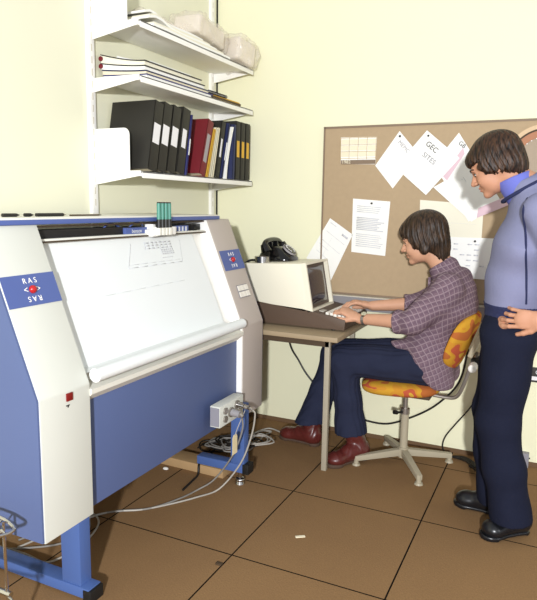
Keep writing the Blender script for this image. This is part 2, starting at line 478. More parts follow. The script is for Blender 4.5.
# thin continuous strip: front face offset 1.2 mm from the back face
back = [(x - .0012, z - .0006) for x, z in prof2]
b.prism(prof2 + back[::-1], -.45, .497)
pp = b.build('plotter_paper', 'paper', origin=(.12, .03, .8))
tag(pp, 'wide white sheet of plotting paper stretched down the front of the plotter', 'paper')
def bedx(z):
    t = (1.18 - z) / .38; return .1135 + .164 * t + .004 * math.sin(max(0, t) * math.pi) + .0034
def pl_line(b, y0, z0, y1, z1, wd=.002):
    n = 6
    for i in range(n):
        ya, za = y0 + (y1 - y0) * i / n, z0 + (z1 - z0) * i / n; yb, zb = y0 + (y1 - y0) * (i + 1) / n, z0 + (z1 - z0) * (i + 1) / n
        if abs(z1 - z0) < abs(y1 - y0): P = [(bedx(za), ya, za), (bedx(zb), yb, zb), (bedx(zb + wd), yb, zb + wd), (bedx(za + wd), ya, za + wd)]
        else: P = [(bedx(za), ya, za), (bedx(za), ya + wd, za), (bedx(zb), yb + wd, zb), (bedx(zb), yb, zb)]
        b.quad(P, .0004)
b = MB()
pl_line(b, .03, 1.175, -.035, 1.085); pl_line(b, -.035, 1.085, .335, 1.085); pl_line(b, .335, 1.085, .372, 1.175)
pl_line(b, -.02, 1.096, .325, 1.096, .001)
for i in range(8): pl_line(b, .12 + i * .026, 1.178, .11 + i * .026, 1.148)
for i in range(3): pl_line(b, .115, 1.150 + i * .011, .30, 1.150 + i * .011, .003)
for i in range(5): pl_line(b, .215 + i * .02, 1.145, .212 + i * .02, 1.122)
for i in range(3): pl_line(b, .21, 1.124 + i * .008, .30, 1.124 + i * .008, .003)
pl_line(b, .20, 1.11, .28, 1.11)
for z, y0, y1 in ((1.005, -.25, .3),): pl_line(b, y0, z, y1, z + .004, .0008)
b.build('plotted_drawing', 'print_pale', pp, sharp=0)['kind'] = 'stuff'

# four pens in the carriage
for i in range(4):
    y = .161 + i * .0245
    p = thing('plotter_pen', 'one of four teal plotter pens standing upright in the carriage of the plotter', 'pen', (.163, y, 1.238), 'teal pens in the plotter carriage')
    MB().cyl((.163, y, 1.268), (.163, y, 1.335), .0085, seg=12).build('barrel', 'teal', p)
    MB().cyl((.163, y, 1.237), (.163, y, 1.27), .0105, .0095, seg=12).build('holder_sleeve', 'black', p)
    MB().cyl((.163, y, 1.335), (.163, y, 1.34), .0075, seg=12).build('cap', 'rubber', p)

# small things lying on the plotter cover
for nm, lb, cat, y0, y1, x, m in (('drawing_pen', 'black drawing pen lying flat on the plotter cover nearest the left edge', 'pen', -.50, -.43, .03, 'black'),
        ('marker_pen', 'short dark marker lying second from the left on the plotter cover', 'pen', -.41, -.37, .03, 'rubber'),
        ('ruling_pen', 'thick dark ruling pen lying flat in the middle of the row on the plotter cover', 'pen', -.36, -.22, .03, 'black'),
        ('pencil', 'thin brown pencil lying on the plotter cover at the right end of the row', 'pencil', -.20, -.03, .03, 'under')):
    r = .006 if nm != 'pencil' else .003
    z = 1.284 + r
    p = thing(nm, lb, cat, (x, (y0 + y1) / 2, 1.284))
    MB().cyl((x, y0, z), (x, y1 - .015, z), r, seg=10).build('barrel', m, p)
    MB().cyl((x, y1 - .015, z), (x, y1, z), r, .001, seg=10).build('tip', 'steel' if nm == 'ruling_pen' else 'ink', p)

# junction box
JB = thing('junction_box', 'grey metal connector box mounted low on the front of the plotter', 'connector box', (.37, .38, .37))
MB().box(.335, .385, .278, .492, .378, .473, .004).build('housing', 'grey_metal', JB)
MB().box(.338, .382, .2755, .279, .384, .467).build('end_plate', 'socket', JB)
for y, z, r in ((.32, .445, .011), (.32, .408, .011), (.37, .425, .018), (.425, .445, .015), (.462, .428, .012)):
    MB().cyl((.385, y, z), (.393, y, z), r + .004, seg=14).build('socket_ring', 'steel', JB)
for y, z, r, m, l, k in ((.37, .425, .017, 'trunk', .04, 'square grey plug at the left'), (.425, .445, .012, 'chrome', .03, 'round chrome plug in the middle'), (.462, .428, .011, 'chrome', .04, 'round chrome plug at the right end')):
    t = thing('cable_plug', k + ' of the grey connector box', 'plug', (.393, y, z), 'plugs in the connector box')
    MB().cyl((.393, y, z), (.393 + l, y, z - .004), r, r * .9, seg=14).build('shell', m, t)
    MB().cyl((.393 + l, y, z - .004), (.393 + l + .015, y, z - .012), r * .55, seg=10).build('strain_relief', 'steel', t)

tg = thing('luggage_tag', 'buff card tag hanging on string from the connector box', 'tag', (.41, .36, .25))
MB().prism([(.342, .238), (.384, .238), (.384, .315), (.375, .328), (.351, .328), (.342, .315)], .412, .4135, 'x').build('card', 'tag', tg)
MB().tube([(.413, .363, .322), (.42, .368, .35), (.43, .385, .39), (.432, .42, .425)], .0018, 6).build('string', 'cable_white', tg)

# pine batten and scraps
PLK = MB().box(-.24, .24, .565, .675, .0, .045, .003, rot=Matrix.Rotation(R(-1), 3, 'Z')).build('wooden_plank', 'wood')
tag(PLK, 'pale pine plank lying on the floor under the plotter', 'plank')
tag(MB().ell((-.07, .52, .006), (.016, .012, .007), 8, 5).build('paper_scrap', 'white_bead'), 'small white ball of waste on the floor beneath the blue plotter panel', 'scrap')
tag(MB().box(.765, .805, .235, .247, .0, .003, rot=Matrix.Rotation(R(35), 3, 'Z')).build('paper_strip', 'cream'), 'thin pale strip of paper lying on open brown floor tile', 'scrap')
tag(MB().box(.575, .60, -.085, -.068, .0, .006, .002).build('dark_crumb', 'under'), 'small dark crumb on the floor by the crossing of two tile joints', 'crumb')

def cable(name, label, pts, r, m, cat='cable', group=None):
    return tag(MB().tube(pts, r, 7, 6).build(name, m), label, cat, group)
cable('data_cable', 'grey cable rising from the floor to the connector box, left one of its pair',
      [(-.2, -.30, .006), (-.073, -.02, .006), (.023, .081, .006), (.108, .146, .006), (.173, .284, .006), (.20, .40, .006), (.27, .43, .06), (.37, .42, .20), (.43, .40, .34), (.44, .372, .418)], .004, 'cable_grey')
cable('data_cable', 'lighter grey cable rising from the floor to the connector box, right one of its pair',
      [(-.16, -.34, .006), (-.056, .0, .006), (.08, .118, .006), (.16, .214, .006), (.235, .33, .006), (.29, .44, .012), (.38, .48, .14), (.43, .49, .28), (.455, .475, .39), (.448, .462, .415)], .004, 'cable_white')
cable('power_cable', 'thick black cable lying diagonally by the pine plank', [(.139, .36, .007), (.127, .46, .007), (.115, .53, .008), (.105, .555, .045), (.09, .60, .0515), (.072, .67, .0515), (.06, .70, .03), (.05, .74, .008), (.019, .859, .007)], .006, 'cable_black')
cable('floor_cable', 'pale cable looping over the floor between plotter foot and housing', [(-.2, -.43, .058), (-.10, -.36, .006), (.02, -.36, .006), (.044, -.221, .006), (.02, -.107, .006), (-.035, -.026, .006), (-.15, .02, .006)], .004, 'cable_white')
cable('floor_cable', 'second pale cable crossing the floor behind the near plotter leg', [(-.25, -.40, .006), (-.13, -.33, .006), (-.03, -.24, .006), (-.01, -.12, .006), (-.06, -.05, .006)], .004, 'cable_grey')
rnd = random.Random(3)
for k in range(6):
    cx, cy = (.02 + .045 * k, .86 + .03 * (k % 3)); pts = []
    for i in range(12):
        a = i * 1.5 + k; rr = .03 + .075 * rnd.random()
        pts.append((cx + rr * 1.2 * math.cos(a), cy + rr * math.sin(a), .01 + .012 * k + .012 * rnd.random()))
    cable('cable_coil', ['black', 'grey', 'black', 'grey', 'black', 'pale'][k] + ' cable coil, ' + ['lowest', 'second lowest', 'third up', 'fourth up', 'fifth up', 'topmost'][k] + ' in the tangle behind the far plotter leg', pts, .004, ['cable_black', 'cable_grey', 'cable_black', 'cable_grey', 'cable_black', 'cable_white'][k], 'cable')
cable('white_lead', 'white lead looping out of the tangle towards the red boot', [(.157, .964, .03), (.12, 1.06, .02), (.142, 1.17, .02), (.188, 1.228, .008), (.19, 1.12, .02), (.21, 1.0, .03), (.17, .93, .03), (.13, 1.0, .03), (.11, 1.15, .01), (.15, 1.27, .007), (.235, 1.25, .007)], .0045, 'cable_white')

# ------------------------------------------------------------------ wire stand bottom-left
WS = thing('wire_stand', 'chrome wire stand at the lower left corner beside the plotter', 'stand', (.22, -.79, 0))
b = MB()
b.tube([(.0, -.75, .425), (.22, -.75, .43), (.30, -.76, .425), (.325, -.775, .42), (.30, -.80, .41), (.22, -.83, .40), (.0, -.85, .395)], .005, 8, 5)
b.tube([(.0, -.765, .405), (.2, -.765, .41), (.285, -.775, .405), (.29, -.79, .40), (.2, -.815, .39), (.0, -.83, .385)], .004, 8, 5)
for x in (.05, .12, .19, .26): b.cyl((x, -.752, .428), (x, -.83, .40), .003, seg=6)
b.build('top_ring', 'chrome', WS)
MB().cyl((.275, -.765, .43), (.275, -.765, .0), .0045, seg=8).build('leg', 'chrome', WS)
MB().cyl((.06, -.84, .40), (.06, -.84, .0), .0045, seg=8).build('leg', 'chrome', WS)
MB().cyl((.03, -.76, .42), (.03, -.76, .0), .0045, seg=8).build('leg', 'chrome', WS)
MB().tube([(.0, -.765, .20), (.2, -.765, .205), (.29, -.77, .20), (.30, -.785, .195), (.2, -.81, .19), (.0, -.82, .185)], .004, 8, 5).cyl((.24, -.765, .205), (.29, -.765, .205), .009).build('lower_ring', 'chrome', WS)

# ------------------------------------------------------------------ wall shelving
SH = thing('wall_shelving', 'white metal three-shelf unit on uprights fixed to the left wall', 'shelving', (XL, .85, 1.3))
X1 = -.038; Y0, Y1 = .325, 1.385
for y0, k in ((.293, 0), (1.342, 1)):
    u = MB().box(XL, XL + .018, y0, y0 + .038, .9, 2.80, .001).build('upright', 'white_metal', SH)
    b = MB()
    for i in range(28): b.box(XL + .0175, XL + .0188, y0 + .016, y0 + .022, 1.32 + i * .052, 1.35 + i * .052)
    b.build('slots', 'trunk_rim', u)
for z in (1.472, 1.878, 2.103):
    s = MB().box(XL + .004, X1, Y0, Y1, z - .006, z, .001).box(X1 - .004, X1, Y0, Y1, z - .028, z, .001).box(XL + .018, X1 - .004, Y0 + .0, Y0 + .002, z - .02, z).build('shelf', 'white_metal', SH)
    for y in (.318, 1.375):
        MB().prism([(XL + .015, z - .055), (XL + .03, z - .055), (X1 - .006, z - .018), (X1 - .006, z + .004), (XL + .015, z + .004)], y, y + .004).build('bracket', 'white_metal', s)
def bookend(label, z, h, rad):
    x0, x1 = XL + .02, -.108
    pts = [(x0, z), (x1, z), (x1, z + h - rad)]
    for i in range(1, 7):
        a = i / 6 * math.pi / 2; pts.append((x1 - rad + rad * math.cos(a), z + h - rad + rad * math.sin(a)))
    pts.append((x0, z + h))
    t = thing('bookend', label, 'bookend', (-.2, .34, z))
    MB().prism(pts, .326, .3285).build('upright_plate', 'white_metal', t)
    MB().box(x0, x1, .3285, .40, z, z + .0015).build('base_plate', 'white_metal', t)
bookend('tall white metal bookend plate on the top shelf', 2.1035, .24, .004)
bookend('rounded white metal bookend plate on the bottom shelf by the black binders', 1.4725, .19, .03)

# bottom shelf contents: local box: spine faces +X, thickness along Y, origin at base centre
def binder(name, label, cat, y, th, h, d, lean, m, lab=None, group=None, xs=X1 - .006, lm='label', pages=True, lean2=0, rnd_=0):
    z = 1.4725
    t = thing(name, label, cat, (xs, y, z), group)
    t.rotation_euler = (-R(lean), 0, 0)
    if lean: t.location.z = z + (abs(math.sin(R(lean))) * th / 2) + .0005
    def bl(mb, nm, mm, par=t):
        me_o = mb.bm; me = bpy.data.meshes.new(nm)
        bmesh.ops.recalc_face_normals(me_o, faces=me_o.faces); me_o.to_mesh(me); me_o.free()
        o = link_mesh(nm, me, mm, par, None); return o
    hb = th / 2
    bl(MB().box(-d, 0, -hb, -hb + .003, 0, h, .0008).box(-d, 0, hb - .003, hb, 0, h, .0008).box(-.004, 0, -hb, hb, 0, h, .0008), 'cover', m)
    if pages: bl(MB().box(-d + .012, -.005, -hb + .0035, hb - .0035, .006, h - .012), 'pages', 'cream')
    if lab:
        ly, z0, z1 = lab
        bl(MB().box(0, .001, -ly, ly, z0, z1), 'spine_label', lm)
    return t
ysp = [.405, .475, .55, .630]
for i, y in enumerate(ysp):
    binder('lever_arch_binder', 'black lever arch binder with blank white spine label, ' + ['next to the bookend', 'second from the bookend', 'third from the bookend', 'touching the thin blue folder'][i], 'binder', y, .066, .315 + .003 * (i % 2), .245, 12, 'binder', (.024 if i < 3 else .017, .125, .215), 'black binders with white labels')
binder('folder', 'thin violet blue folder squeezed between black and red binders', 'folder', .686, .007, .30, .22, 11, 'violet', (.004, .10, .18), pages=False)
t = binder('ring_binder', 'dark red ring binder leaning right with long grey spine strip', 'binder', .832, .056, .295, .24, 18, 'binder_red', (.015, .07, .22), lm='label_grey')
for i in range(4):
    binder('booklet', ['mustard yellow booklet leaning against the red binder', 'first cream booklet after the yellow one', 'middle cream booklet leaning between red and black binders', 'last cream booklet leaning on the black binder'][i], 'booklet',   .884 + i * .0185, .013, .262 + .008 * (i % 2), .2, 18 - i, ['yellow', 'cream', 'sheet_cream', 'cream'][i], group='leaning booklets')
binder('ring_binder', 'slim black binder with narrow white spine label beside the cream booklets', 'binder', .984, .043, .305, .24, 14, 'binder', (.007, .11, .21))
binder('folder', 'navy blue folder with pale label behind the curved white magazine', 'folder', 1.034, .012, .31, .23, 16, 'navy', (.005, .10, .20))
b = MB()
for i in range(3):
    pts = []
    for k in range(10):
        t_ = k / 9; pts.append((1.068 + .007 * i + .078 * t_ ** 1.5, .012 + .285 * t_))
    b.prism(pts + [(p[0] + .006, p[1]) for p in reversed(pts)], -.24, -.002, 'x')
mg = b.build('magazine', 'sheet', xf=Matrix.Translation((X1 - .004, 0, 1.4605)))
tag(mg, 'curved white magazine leaning on the navy folder of the bottom shelf', 'magazine')
binder('folder', 'dark navy file standing left of the three yellow-labelled binders', 'folder', 1.162, .024, .30, .23, 4, 'navy', None)
for i in range(3):
    binder('box_file', 'slim black binder with yellow spine label, ' + ['leftmost', 'middle', 'rightmost'][i] + ' of the three at the corner', 'binder', 1.212 + i * .058, .05, .322, .235, 1.5, 'binder', (.014, .125, .215), 'black binders with yellow labels', lm='label_yellow')

# middle shelf: pile of folders and books. They bow: profile along Y.
def bowed(name, label, y0, y1, z, th, m, x0=-.29, x1=-.045, sag=.0, kick=.0, edge=None, cat='folder', roll=False):
    n = 16; top, bot = [], []
    for i in range(n + 1):
        t_ = i / n; y = y0 + (y1 - y0) * t_
        zz = z + kick * max(0, (.35 - t_) / .35) ** 2
        bot.append((y, zz)); top.append((y, zz + th))
    t = thing(name, label, cat, ((x0 + x1) / 2, (y0 + y1) / 2, z))
    MB().prism(bot + top[::-1], x0, x1, 'x').build('leaves', m, t)
    if edge:
        MB().prism([(y, a + th * .15) for y, a in bot] + [(y, a - th * .1) for y, a in top][::-1], x1 - .002, x1 + .004, 'x').build('cover_edge', edge, t)
        MB().cyl((x0, y0, bot[0][1] + th / 2), (x1, y0, bot[0][1] + th / 2), th * .8, seg=10).build('rolled_spine', 'binder_red' if roll else edge, t)
def pile(name, label, y0, y1, f0, f1, b0, b1, m, edge=None, roll=False, x0=-.285, x1=-.045, cat='folder'):
    t = thing(name, label, cat, ((x0 + x1) / 2, (y0 + y1) / 2, f0))
    n = 10
    def crv(a, b, k): return [(x1 + (x0 - x1) * i / n, a + (b - a) * (i / n) ** 1.5 + k) for i in range(n + 1)]
    MB().prism(crv(f0, b0, 0) + crv(f1, b1, -.0035)[::-1], y0, y1, 'y').build('pages', m, t)
    if edge:
        MB().prism([(x + (.005 if i == 0 else 0), z) for i, (x, z) in enumerate(crv(f1, b1, -.003))] + [(x + (.005 if i == 0 else 0), z) for i, (x, z) in enumerate(crv(f1, b1, .0012))][::-1], y0 - .004, y1 + .004, 'y').build('cover', edge, t)
    if roll:
        MB().cyl((x0 + .002, y0 - .006, (b0 + b1) / 2), (x0 + .002, y1, (b0 + b1) / 2), .0105, seg=14).build('rolled_spine', 'binder_red', t)
    return t
pile('folder', 'white folder with violet blue cover, lowest in the pile on the middle shelf', .375, .93, 1.8785, 1.893, 1.8785, 1.903, 'sheet', 'violet')
pile('folder', 'white folder with navy cover, second from the bottom of the middle shelf pile', .37, .89, 1.8945, 1.907, 1.9045, 1.925, 'cream', 'navy')
pile('folder', 'black-covered folder with red-brown rolled spine, lower of the two', .36, .85, 1.9085, 1.926, 1.9265, 1.952, 'sheet', 'binder', True)
pile('folder', 'black-covered folder with red-brown rolled spine, upper of the two', .36, .82, 1.9275, 1.947, 1.9535, 1.990, 'sheet_cream', 'binder', True)
pile('paper_stack', 'loose white papers on top of the folder pile of the middle shelf', .44, .77, 1.9485, 1.966, 1.9915, 2.004, 'sheet', x1=-.07, x0=-.26, cat='papers')
t = thing('spiral_notebook', 'black spiral notebook lying on the middle shelf right of the pile', 'notebook', (-.15, 1.0, 1.9))
MB().box(-.24, -.055, .905, 1.10, 1.9035, 1.913).build('pages', 'sheet', t)
b = MB()
for i in range(18): b.tube([(-.052 + .007 * math.cos(a), .91 + i * .0106, 1.908 + .007 * math.sin(a)) for a in [k * math.pi / 4 for k in range(8)]], .0018, 5, 0, closed=True)
b.build('spiral_wire', 'rubber', t)
bowed('book', 'buff book lying at the right end of the middle shelf, lower', .93, 1.24, 1.8795, .013, 'buff', edge='under', cat='book')
bowed('book', 'yellowish booklet lying on the buff book at the right end of the middle shelf', .95, 1.26, 1.894, .009, 'yellow', x1=-.06, cat='book')

# top shelf: paper stack and plastic-wrapped packets
t = thing('paper_stack', 'tall pile of white drawing papers on the top shelf', 'papers', (-.15, .7, 2.103))
def wavy(y0, y1, z, th, x0, x1, ph):
    top, bot = [], []
    for i in range(13):
        u = i / 12; y = y0 + (y1 - y0) * u; zz = z + .022 * math.exp(-((u - .12) / .12) ** 2) * (ph > 0) + .002 * math.sin(u * 9 + ph)
        bot.append((y, z if th > .02 else zz)); top.append((y, zz + th))
    return MB().prism(bot + top[::-1], x0, x1, 'x')
for i in range(5):
    wavy(.43 + .02 * (i % 2), 1.12 - .05 * i, 2.107 + i * .013, .010, -.29, -.045 - .012 * i, 1 if i > 1 else 0).build('sheets', 'sheet' if i % 2 == 0 else 'sheet_cream', t)

# ------------------------------------------------------------------ desk
DK = thing('work_desk', 'beige laminate desk on slim square legs behind the plotter', 'desk', (.1, 1.1, 0))
DX0, DX1, DY0, DY1 = -.28, .706, .857, 1.40
MB().box(DX0, DX1, DY0, DY1, .676, .70, .003).build('desktop', 'desk', DK)
MB().box(DX0 + .03, DX1 - .05, DY0 + .02, DY0 + .045, .645, .676).build('front_rail', 'under', DK)
MB().box(DX0 + .03, DX1 - .05, DY1 - .045, DY1 - .02, .645, .676).build('back_rail', 'under', DK)
MB().box(DX1 - .075, DX1 - .05, DY0 + .04, DY1 - .04, .645, .676).build('end_rail', 'under', DK)
for x, y in ((.634, DY0 + .02), (.622, 1.31), (DX0 + .02, DY0 + .02), (DX0 + .02, 1.36)):
    MB().box(x, x + .026, y, y + .026, 0, .676, .002).build('leg', 'desk_leg', DK)

# ------------------------------------------------------------------ terminal
TM = thing('computer_terminal', 'cream cased computer terminal with brown keyboard base on the desk', 'computer', (.4, 1.2, .70))
MB().prism([(.10, .708), (.688, .708), (.692, .762), (.46, .80), (.10, .825)], 1.01, 1.40, bev=.003).build('keyboard_base', 'brown', TM)
for x, y in ((.18, 1.04), (.62, 1.04), (.18, 1.36), (.62, 1.36)): MB().cyl((x, y, .70), (x, y, .709), .012).build('rubber_foot', 'rubber', TM)
cs = MB().prism([(.125, .822), (.47, .796), (.455, .792), (.485, .788), (.4405, 1.036), (.105, 1.022)][:2] + [(.487, .786), (.4405, 1.037), (.105, 1.022)], 1.01, 1.335, bev=.006)
cs = cs.build('monitor_case', 'case', TM)
# screen recess: bezel frame proud of the case front, with dark glass
fa, fb = Vector((.487, 0, .786)), Vector((.4405, 0, 1.037))
fu = (fb - fa).normalized(); fn = Vector((fu.z, 0, -fu.x)); H = (fb - fa).length
def fr(u, v, w=0):
    p = fa + fu * u + fn * w; return (p.x, 1.01 + v, p.z)
b = MB(); W_ = .325
def slab(u0, u1, v0, v1, w0, w1):
    vs = [b.bm.verts.new(fr(u, v, w_)) for u in (u0, u1) for v in (v0, v1) for w_ in (w0, w1)]
    for f in ((0, 1, 3, 2), (4, 6, 7, 5), (0, 4, 5, 1), (2, 3, 7, 6), (0, 2, 6, 4), (1, 5, 7, 3)): b.bm.faces.new([vs[i] for i in f])
for a_ in ((0, .012, 0, W_), (H - .012, H, 0, W_), (.012, H - .012, 0, .012), (.012, H - .012, W_ - .012, W_)): slab(*a_, -.001, .028)
b.build('front_frame', 'case', TM)
b = MB(); slab(.012, H - .012, .012, W_ - .012, 0, .006)
bz = b.build('bezel', 'bezel', TM)
b = MB(); n = 12; g = []
for i in range(n + 1):
    row = []
    for j in range(n + 1):
        u = .03 + (H - .06) * i / n; v = .035 + (W_ - .07) * j / n
        k = (1 - (2 * i / n - 1) ** 2) * (1 - (2 * j / n - 1) ** 2); row.append(b.bm.verts.new(fr(u, v, .0065 + .018 * k ** .6)))
    g.append(row)
for i in range(n):
    for j in range(n): b.bm.faces.new((g[i][j], g[i + 1][j], g[i + 1][j + 1], g[i][j + 1]))
b.build('screen', 'screen', bz, sharp=0)
# keyboard keys: rows
def ktop(x): return .762 + (.692 - x) / (.692 - .46) * .038
for r_ in range(5):
    x = .672 - r_ * .0215
    for c in range(12):
        y = 1.03 + c * .0275 + .006 * (r_ % 2)
        z = ktop(x)
        MB().prism([(x - .009, z - .001), (x + .009, z - .003), (x + .007, z + .012), (x - .007, z + .013)], y, y + .024, bev=.0015).build('key', 'keys' if c < 11 else 'keys_grey', TM)
MB().box(.53, .555, 1.06, 1.115, ktop(.542) - .003, ktop(.542) + .004, .001, rot=Matrix.Rotation(R(9), 3, 'Y')).build('name_plate', 'keys_grey', TM)

# telephone
TP = thing('telephone', 'black rotary telephone standing on top of the terminal', 'telephone', (.25, 1.2, 1.03))
def phone():
    zb = 1.0345
    b = MB(); rings = []
    for k, (z, sx, sy) in enumerate(((0, .10, .085), (.012, .102, .087), (.03, .092, .075), (.055, .065, .055), (.066, .05, .05), (.073, .035, .04))):
        ring = []
        for i in range(28):
            a = 2 * math.pi * i / 28; c, s = math.cos(a), math.sin(a)
            e = .55
            ring.append(b.bm.verts.new((.255 + sx * math.copysign(abs(c) ** e, c) - z * .25, 1.20 + sy * math.copysign(abs(s) ** e, s), zb + z)))
        rings.append(ring)
    for A, B in zip(rings, rings[1:]):
        for i in range(28): b.bm.faces.new((A[i], A[(i + 1) % 28], B[(i + 1) % 28], B[i]))
    b.bm.faces.new(rings[0][::-1]); b.bm.faces.new(rings[-1])
    bd = b.build('body', 'bakelite', TP, sharp=60)
    c = Vector((.315, 1.2, zb + .052)); n = Vector((.62, 0, .78)).normalized()
    MB().cyl(c, c + n * .01, .042, seg=28).build('dial_plate', 'label_grey', TP)
    d = MB().cyl(c + n * .01, c + n * .014, .038, seg=28).build('finger_wheel', 'bakelite', TP)
    u = n.orthogonal().normalized(); w_ = n.cross(u); b = MB()
    for i in range(10):
        a = i * math.pi / 6; q = c + n * .0142 + (u * math.cos(a) + w_ * math.sin(a)) * .028
        b.cyl(q, q + n * .001, .0055, seg=10)
    b.build('finger_holes', 'label', d)
    # handset lies across the cradle along y
    pts = [(.215, 1.085, zb + .076), (.212, 1.12, zb + .100), (.21, 1.2, zb + .108), (.212, 1.28, zb + .100), (.215, 1.315, zb + .076)]
    MB().tube(pts, .0145, 12, 6).cyl((.217, 1.085, zb + .088), (.234, 1.083, zb + .048), .020, .030, 20).cyl((.217, 1.315, zb + .088), (.234, 1.317, zb + .048), .020, .030, 20).build('handset', 'bakelite', TP, sharp=50)
    for y in (1.165, 1.235): MB().box(.195, .23, y - .006, y + .006, zb + .065, zb + .098, .003).build('cradle', 'bakelite', TP)
phone()
TP.location.x -= .025
t = thing('tape_roll', 'shiny silver tape roll lying on the terminal in front of the phone', 'tape', (.20, 1.075, 1.027))
MB().cyl((.195, 1.062, 1.0265), (.195, 1.062, 1.060), .042, seg=28).build('roll', 'chrome', t)
MB().cyl((.195, 1.062, 1.060), (.195, 1.062, 1.0615), .022, seg=20).build('core', 'under', t)
cable('curly_cord', 'black curly telephone cord hanging behind the terminal top', [(.17, 1.10, 1.035), (.14, 1.07, 1.036), (.115, 1.05, 1.030), (.09, 1.04, 1.0), (.08, 1.05, .93), (.085, 1.08, .84)], .007, 'bakelite', 'cord')

# ------------------------------------------------------------------ notice board and papers (board lies on the back wall)
NB = thing('notice_board', 'large tan pinboard on the back wall behind the two young men', 'notice board', (1.2, 1.43, .84))
BX0, BX1, BZ0, BZ1 = .400, 2.2, .842, 1.762
MB().box(BX0, BX1, 1.425, 1.44, BZ0, BZ1).build('board_surface', 'cork', NB)
MB().box(BX0 - .004, BX1, 1.421, 1.44, BZ1 - .001, BZ1 + .010).box(BX0 - .008, BX0 + .001, 1.421, 1.44, BZ0 - .008, BZ1 + .010).box(BX0 - .004, BX1, 1.421, 1.44, BZ0 - .008, BZ0 + .001).build('frame', 'board_frame', NB)
YB = 1.4245
def sheet_on_board(name, label, pts, m='sheet', cat='paper', off=0, lines=None, lm='print_pale', curl=0, group=None):
    o = MB()
    P = [(x, YB - .0015 - off, z) for x, z in pts]
    o.quad(P, .0009)
    ob = o.build(name, m)
    tag(ob, label, cat, group)
    if lines:
        # lines: (origin idx, n, start, step) drawn inside the sheet: bilinear over 4 corners (0 TL,1 TR,2 BR,3 BL)
        b = MB()
        q = [Vector((x, 0, z)) for x, z in pts[:4]]
        def bi(u, v): return (q[0] * (1 - u) + q[1] * u) * (1 - v) + (q[3] * (1 - u) + q[2] * u) * v
        for u0, u1, v, hgt in lines:
            A, B, C_, D = bi(u0, v), bi(u1, v), bi(u1, v + hgt), bi(u0, v + hgt)
            b.quad([(p.x, YB - .0026 - off, p.z) for p in (A, B, C_, D)], .0003)
        b.build('printed_lines', lm, ob, sharp=0)['kind'] = 'stuff'
    return ob
rr = random.Random(5)
def typed(n, v0, v1, u0=.12, u1=.9, h=.012):
    return [(u0, u1 - rr.random() * .2, v0 + (v1 - v0) * i / n, h) for i in range(n)]
cal = sheet_on_board('wall_calendar', 'small cream year calendar with grid of months pinned top left of board', [(.493, 1.711), (.699, 1.709), (.697, 1.563), (.499, 1.566)], 'sheet', 'calendar', lines=None)
b = MB()
for i in range(4):
    for j in range(3):
        x0 = .497 + i * .0505; z0 = 1.700 - j * .034; b.box(x0 + .002, x0 + .047, YB - .0036, YB - .0026, z0 - .026, z0)
b.build('month_blocks', 'cream', cal)
MB().box(.50, .697, YB - .0032, YB - .0026, 1.565, 1.588).build('lower_band', 'board_frame', cal)
b = MB()
for i in range(5): b.box(.4945 + i * .0503, .4965 + i * .0503, YB - .0036, YB - .0026, 1.59, 1.71)
for j in range(4): b.box(.494, .698, YB - .0036, YB - .0026, 1.7055 - j * .0365, 1.708 - j * .0365)
b.build('grid_lines', 'buff', cal)
text_obj('year', '1982', .026, (.53, YB - .0038, 1.577), (1, 0, 0), (0, 0, 1), 'cream', cal)
s1 = sheet_on_board('pinned_sheet', 'white sheet pinned askew with small handwriting, left one', [(.822, 1.735), (.930, 1.612), (.799, 1.433), (.696, 1.556)], off=.0)
s1['label'] = 'tilted white sheet on board right of the calendar with one handwritten word'
text_obj('handwriting', 'MEMOS', .030, (.855, YB - .0028, 1.645), (.70, 0, -.72), (.72, 0, .70), 'pencil', s1)
s2 = sheet_on_board('pinned_sheet', 'tilted white sheet with two handwritten words in capitals, second of the top row', [(.968, 1.733), (1.141, 1.588), (.980, 1.399), (.808, 1.545)], off=.0054)
text_obj('handwriting', 'GEC', .038, (.998, YB - .0082, 1.646), (.76, 0, -.64), (.64, 0, .76), 'ink', s2)
text_obj('handwriting', 'SITES', .036, (.986, YB - .0082, 1.588), (.78, 0, -.62), (.62, 0, .78), 'socket', s2)
s3 = sheet_on_board('pinned_sheet', 'tilted white form with pink band, hidden partly by the standing man', [(1.130, 1.716), (1.365, 1.36), (1.205, 1.265), (1.010, 1.56)], off=.0018,
                    lines=[(.45, .75, .5, .012), (.45, .7, .56, .012), (.5, .8, .62, .012)])
MB().quad([(x, YB - .0050, z) for x, z in ((1.060, 1.50), (1.085, 1.475), (1.165, 1.61), (1.155, 1.64))], .0005).build('pink_band', 'pinkband', s3)
text_obj('handwriting', 'GB', .030, (1.150, YB - .0048, 1.655), (.76, 0, -.64), (.64, 0, .76), 'ink', s3)
s3b = sheet_on_board('pinned_sheet', 'white sheet hanging at a slant below the chin of the standing man', [(1.12, 1.50), (1.36, 1.37), (1.22, 1.265), (1.016, 1.44)], off=.0036)
s3b['label'] = 'slanting white sheet with faint text low beside the standing man\'s chin'
MB().quad([(x, YB - .0065, z) for x, z in ((1.245, 1.285), (1.25, 1.335), (1.41, 1.41), (1.41, 1.36))], .0005).build('pink_band', 'pinkband', s3b)
s4 = sheet_on_board('pinned_letter', 'upright typed white letter in the middle of the board', [(.577, 1.377), (.789, 1.363), (.774, 1.065), (.578, 1.079)], cat='letter', lines=typed(4, .12, .26) + typed(8, .33, .58, h=.018) + typed(7, .64, .9))
s5 = sheet_on_board('pinned_form', 'tilted white form at the lower left corner of the board beside the terminal', [(.445, 1.265), (.583, 1.176), (.457, .899), (.305, 1.03)], cat='form', lines=[(.1, .35, .06, .012), (.65, .9, .10, .04), (.12, .88, .25, .008), (.12, .88, .45, .008), (.12, .5, .55, .008), (.4, .405, .3, .5), (.15, .6, .7, .008)])
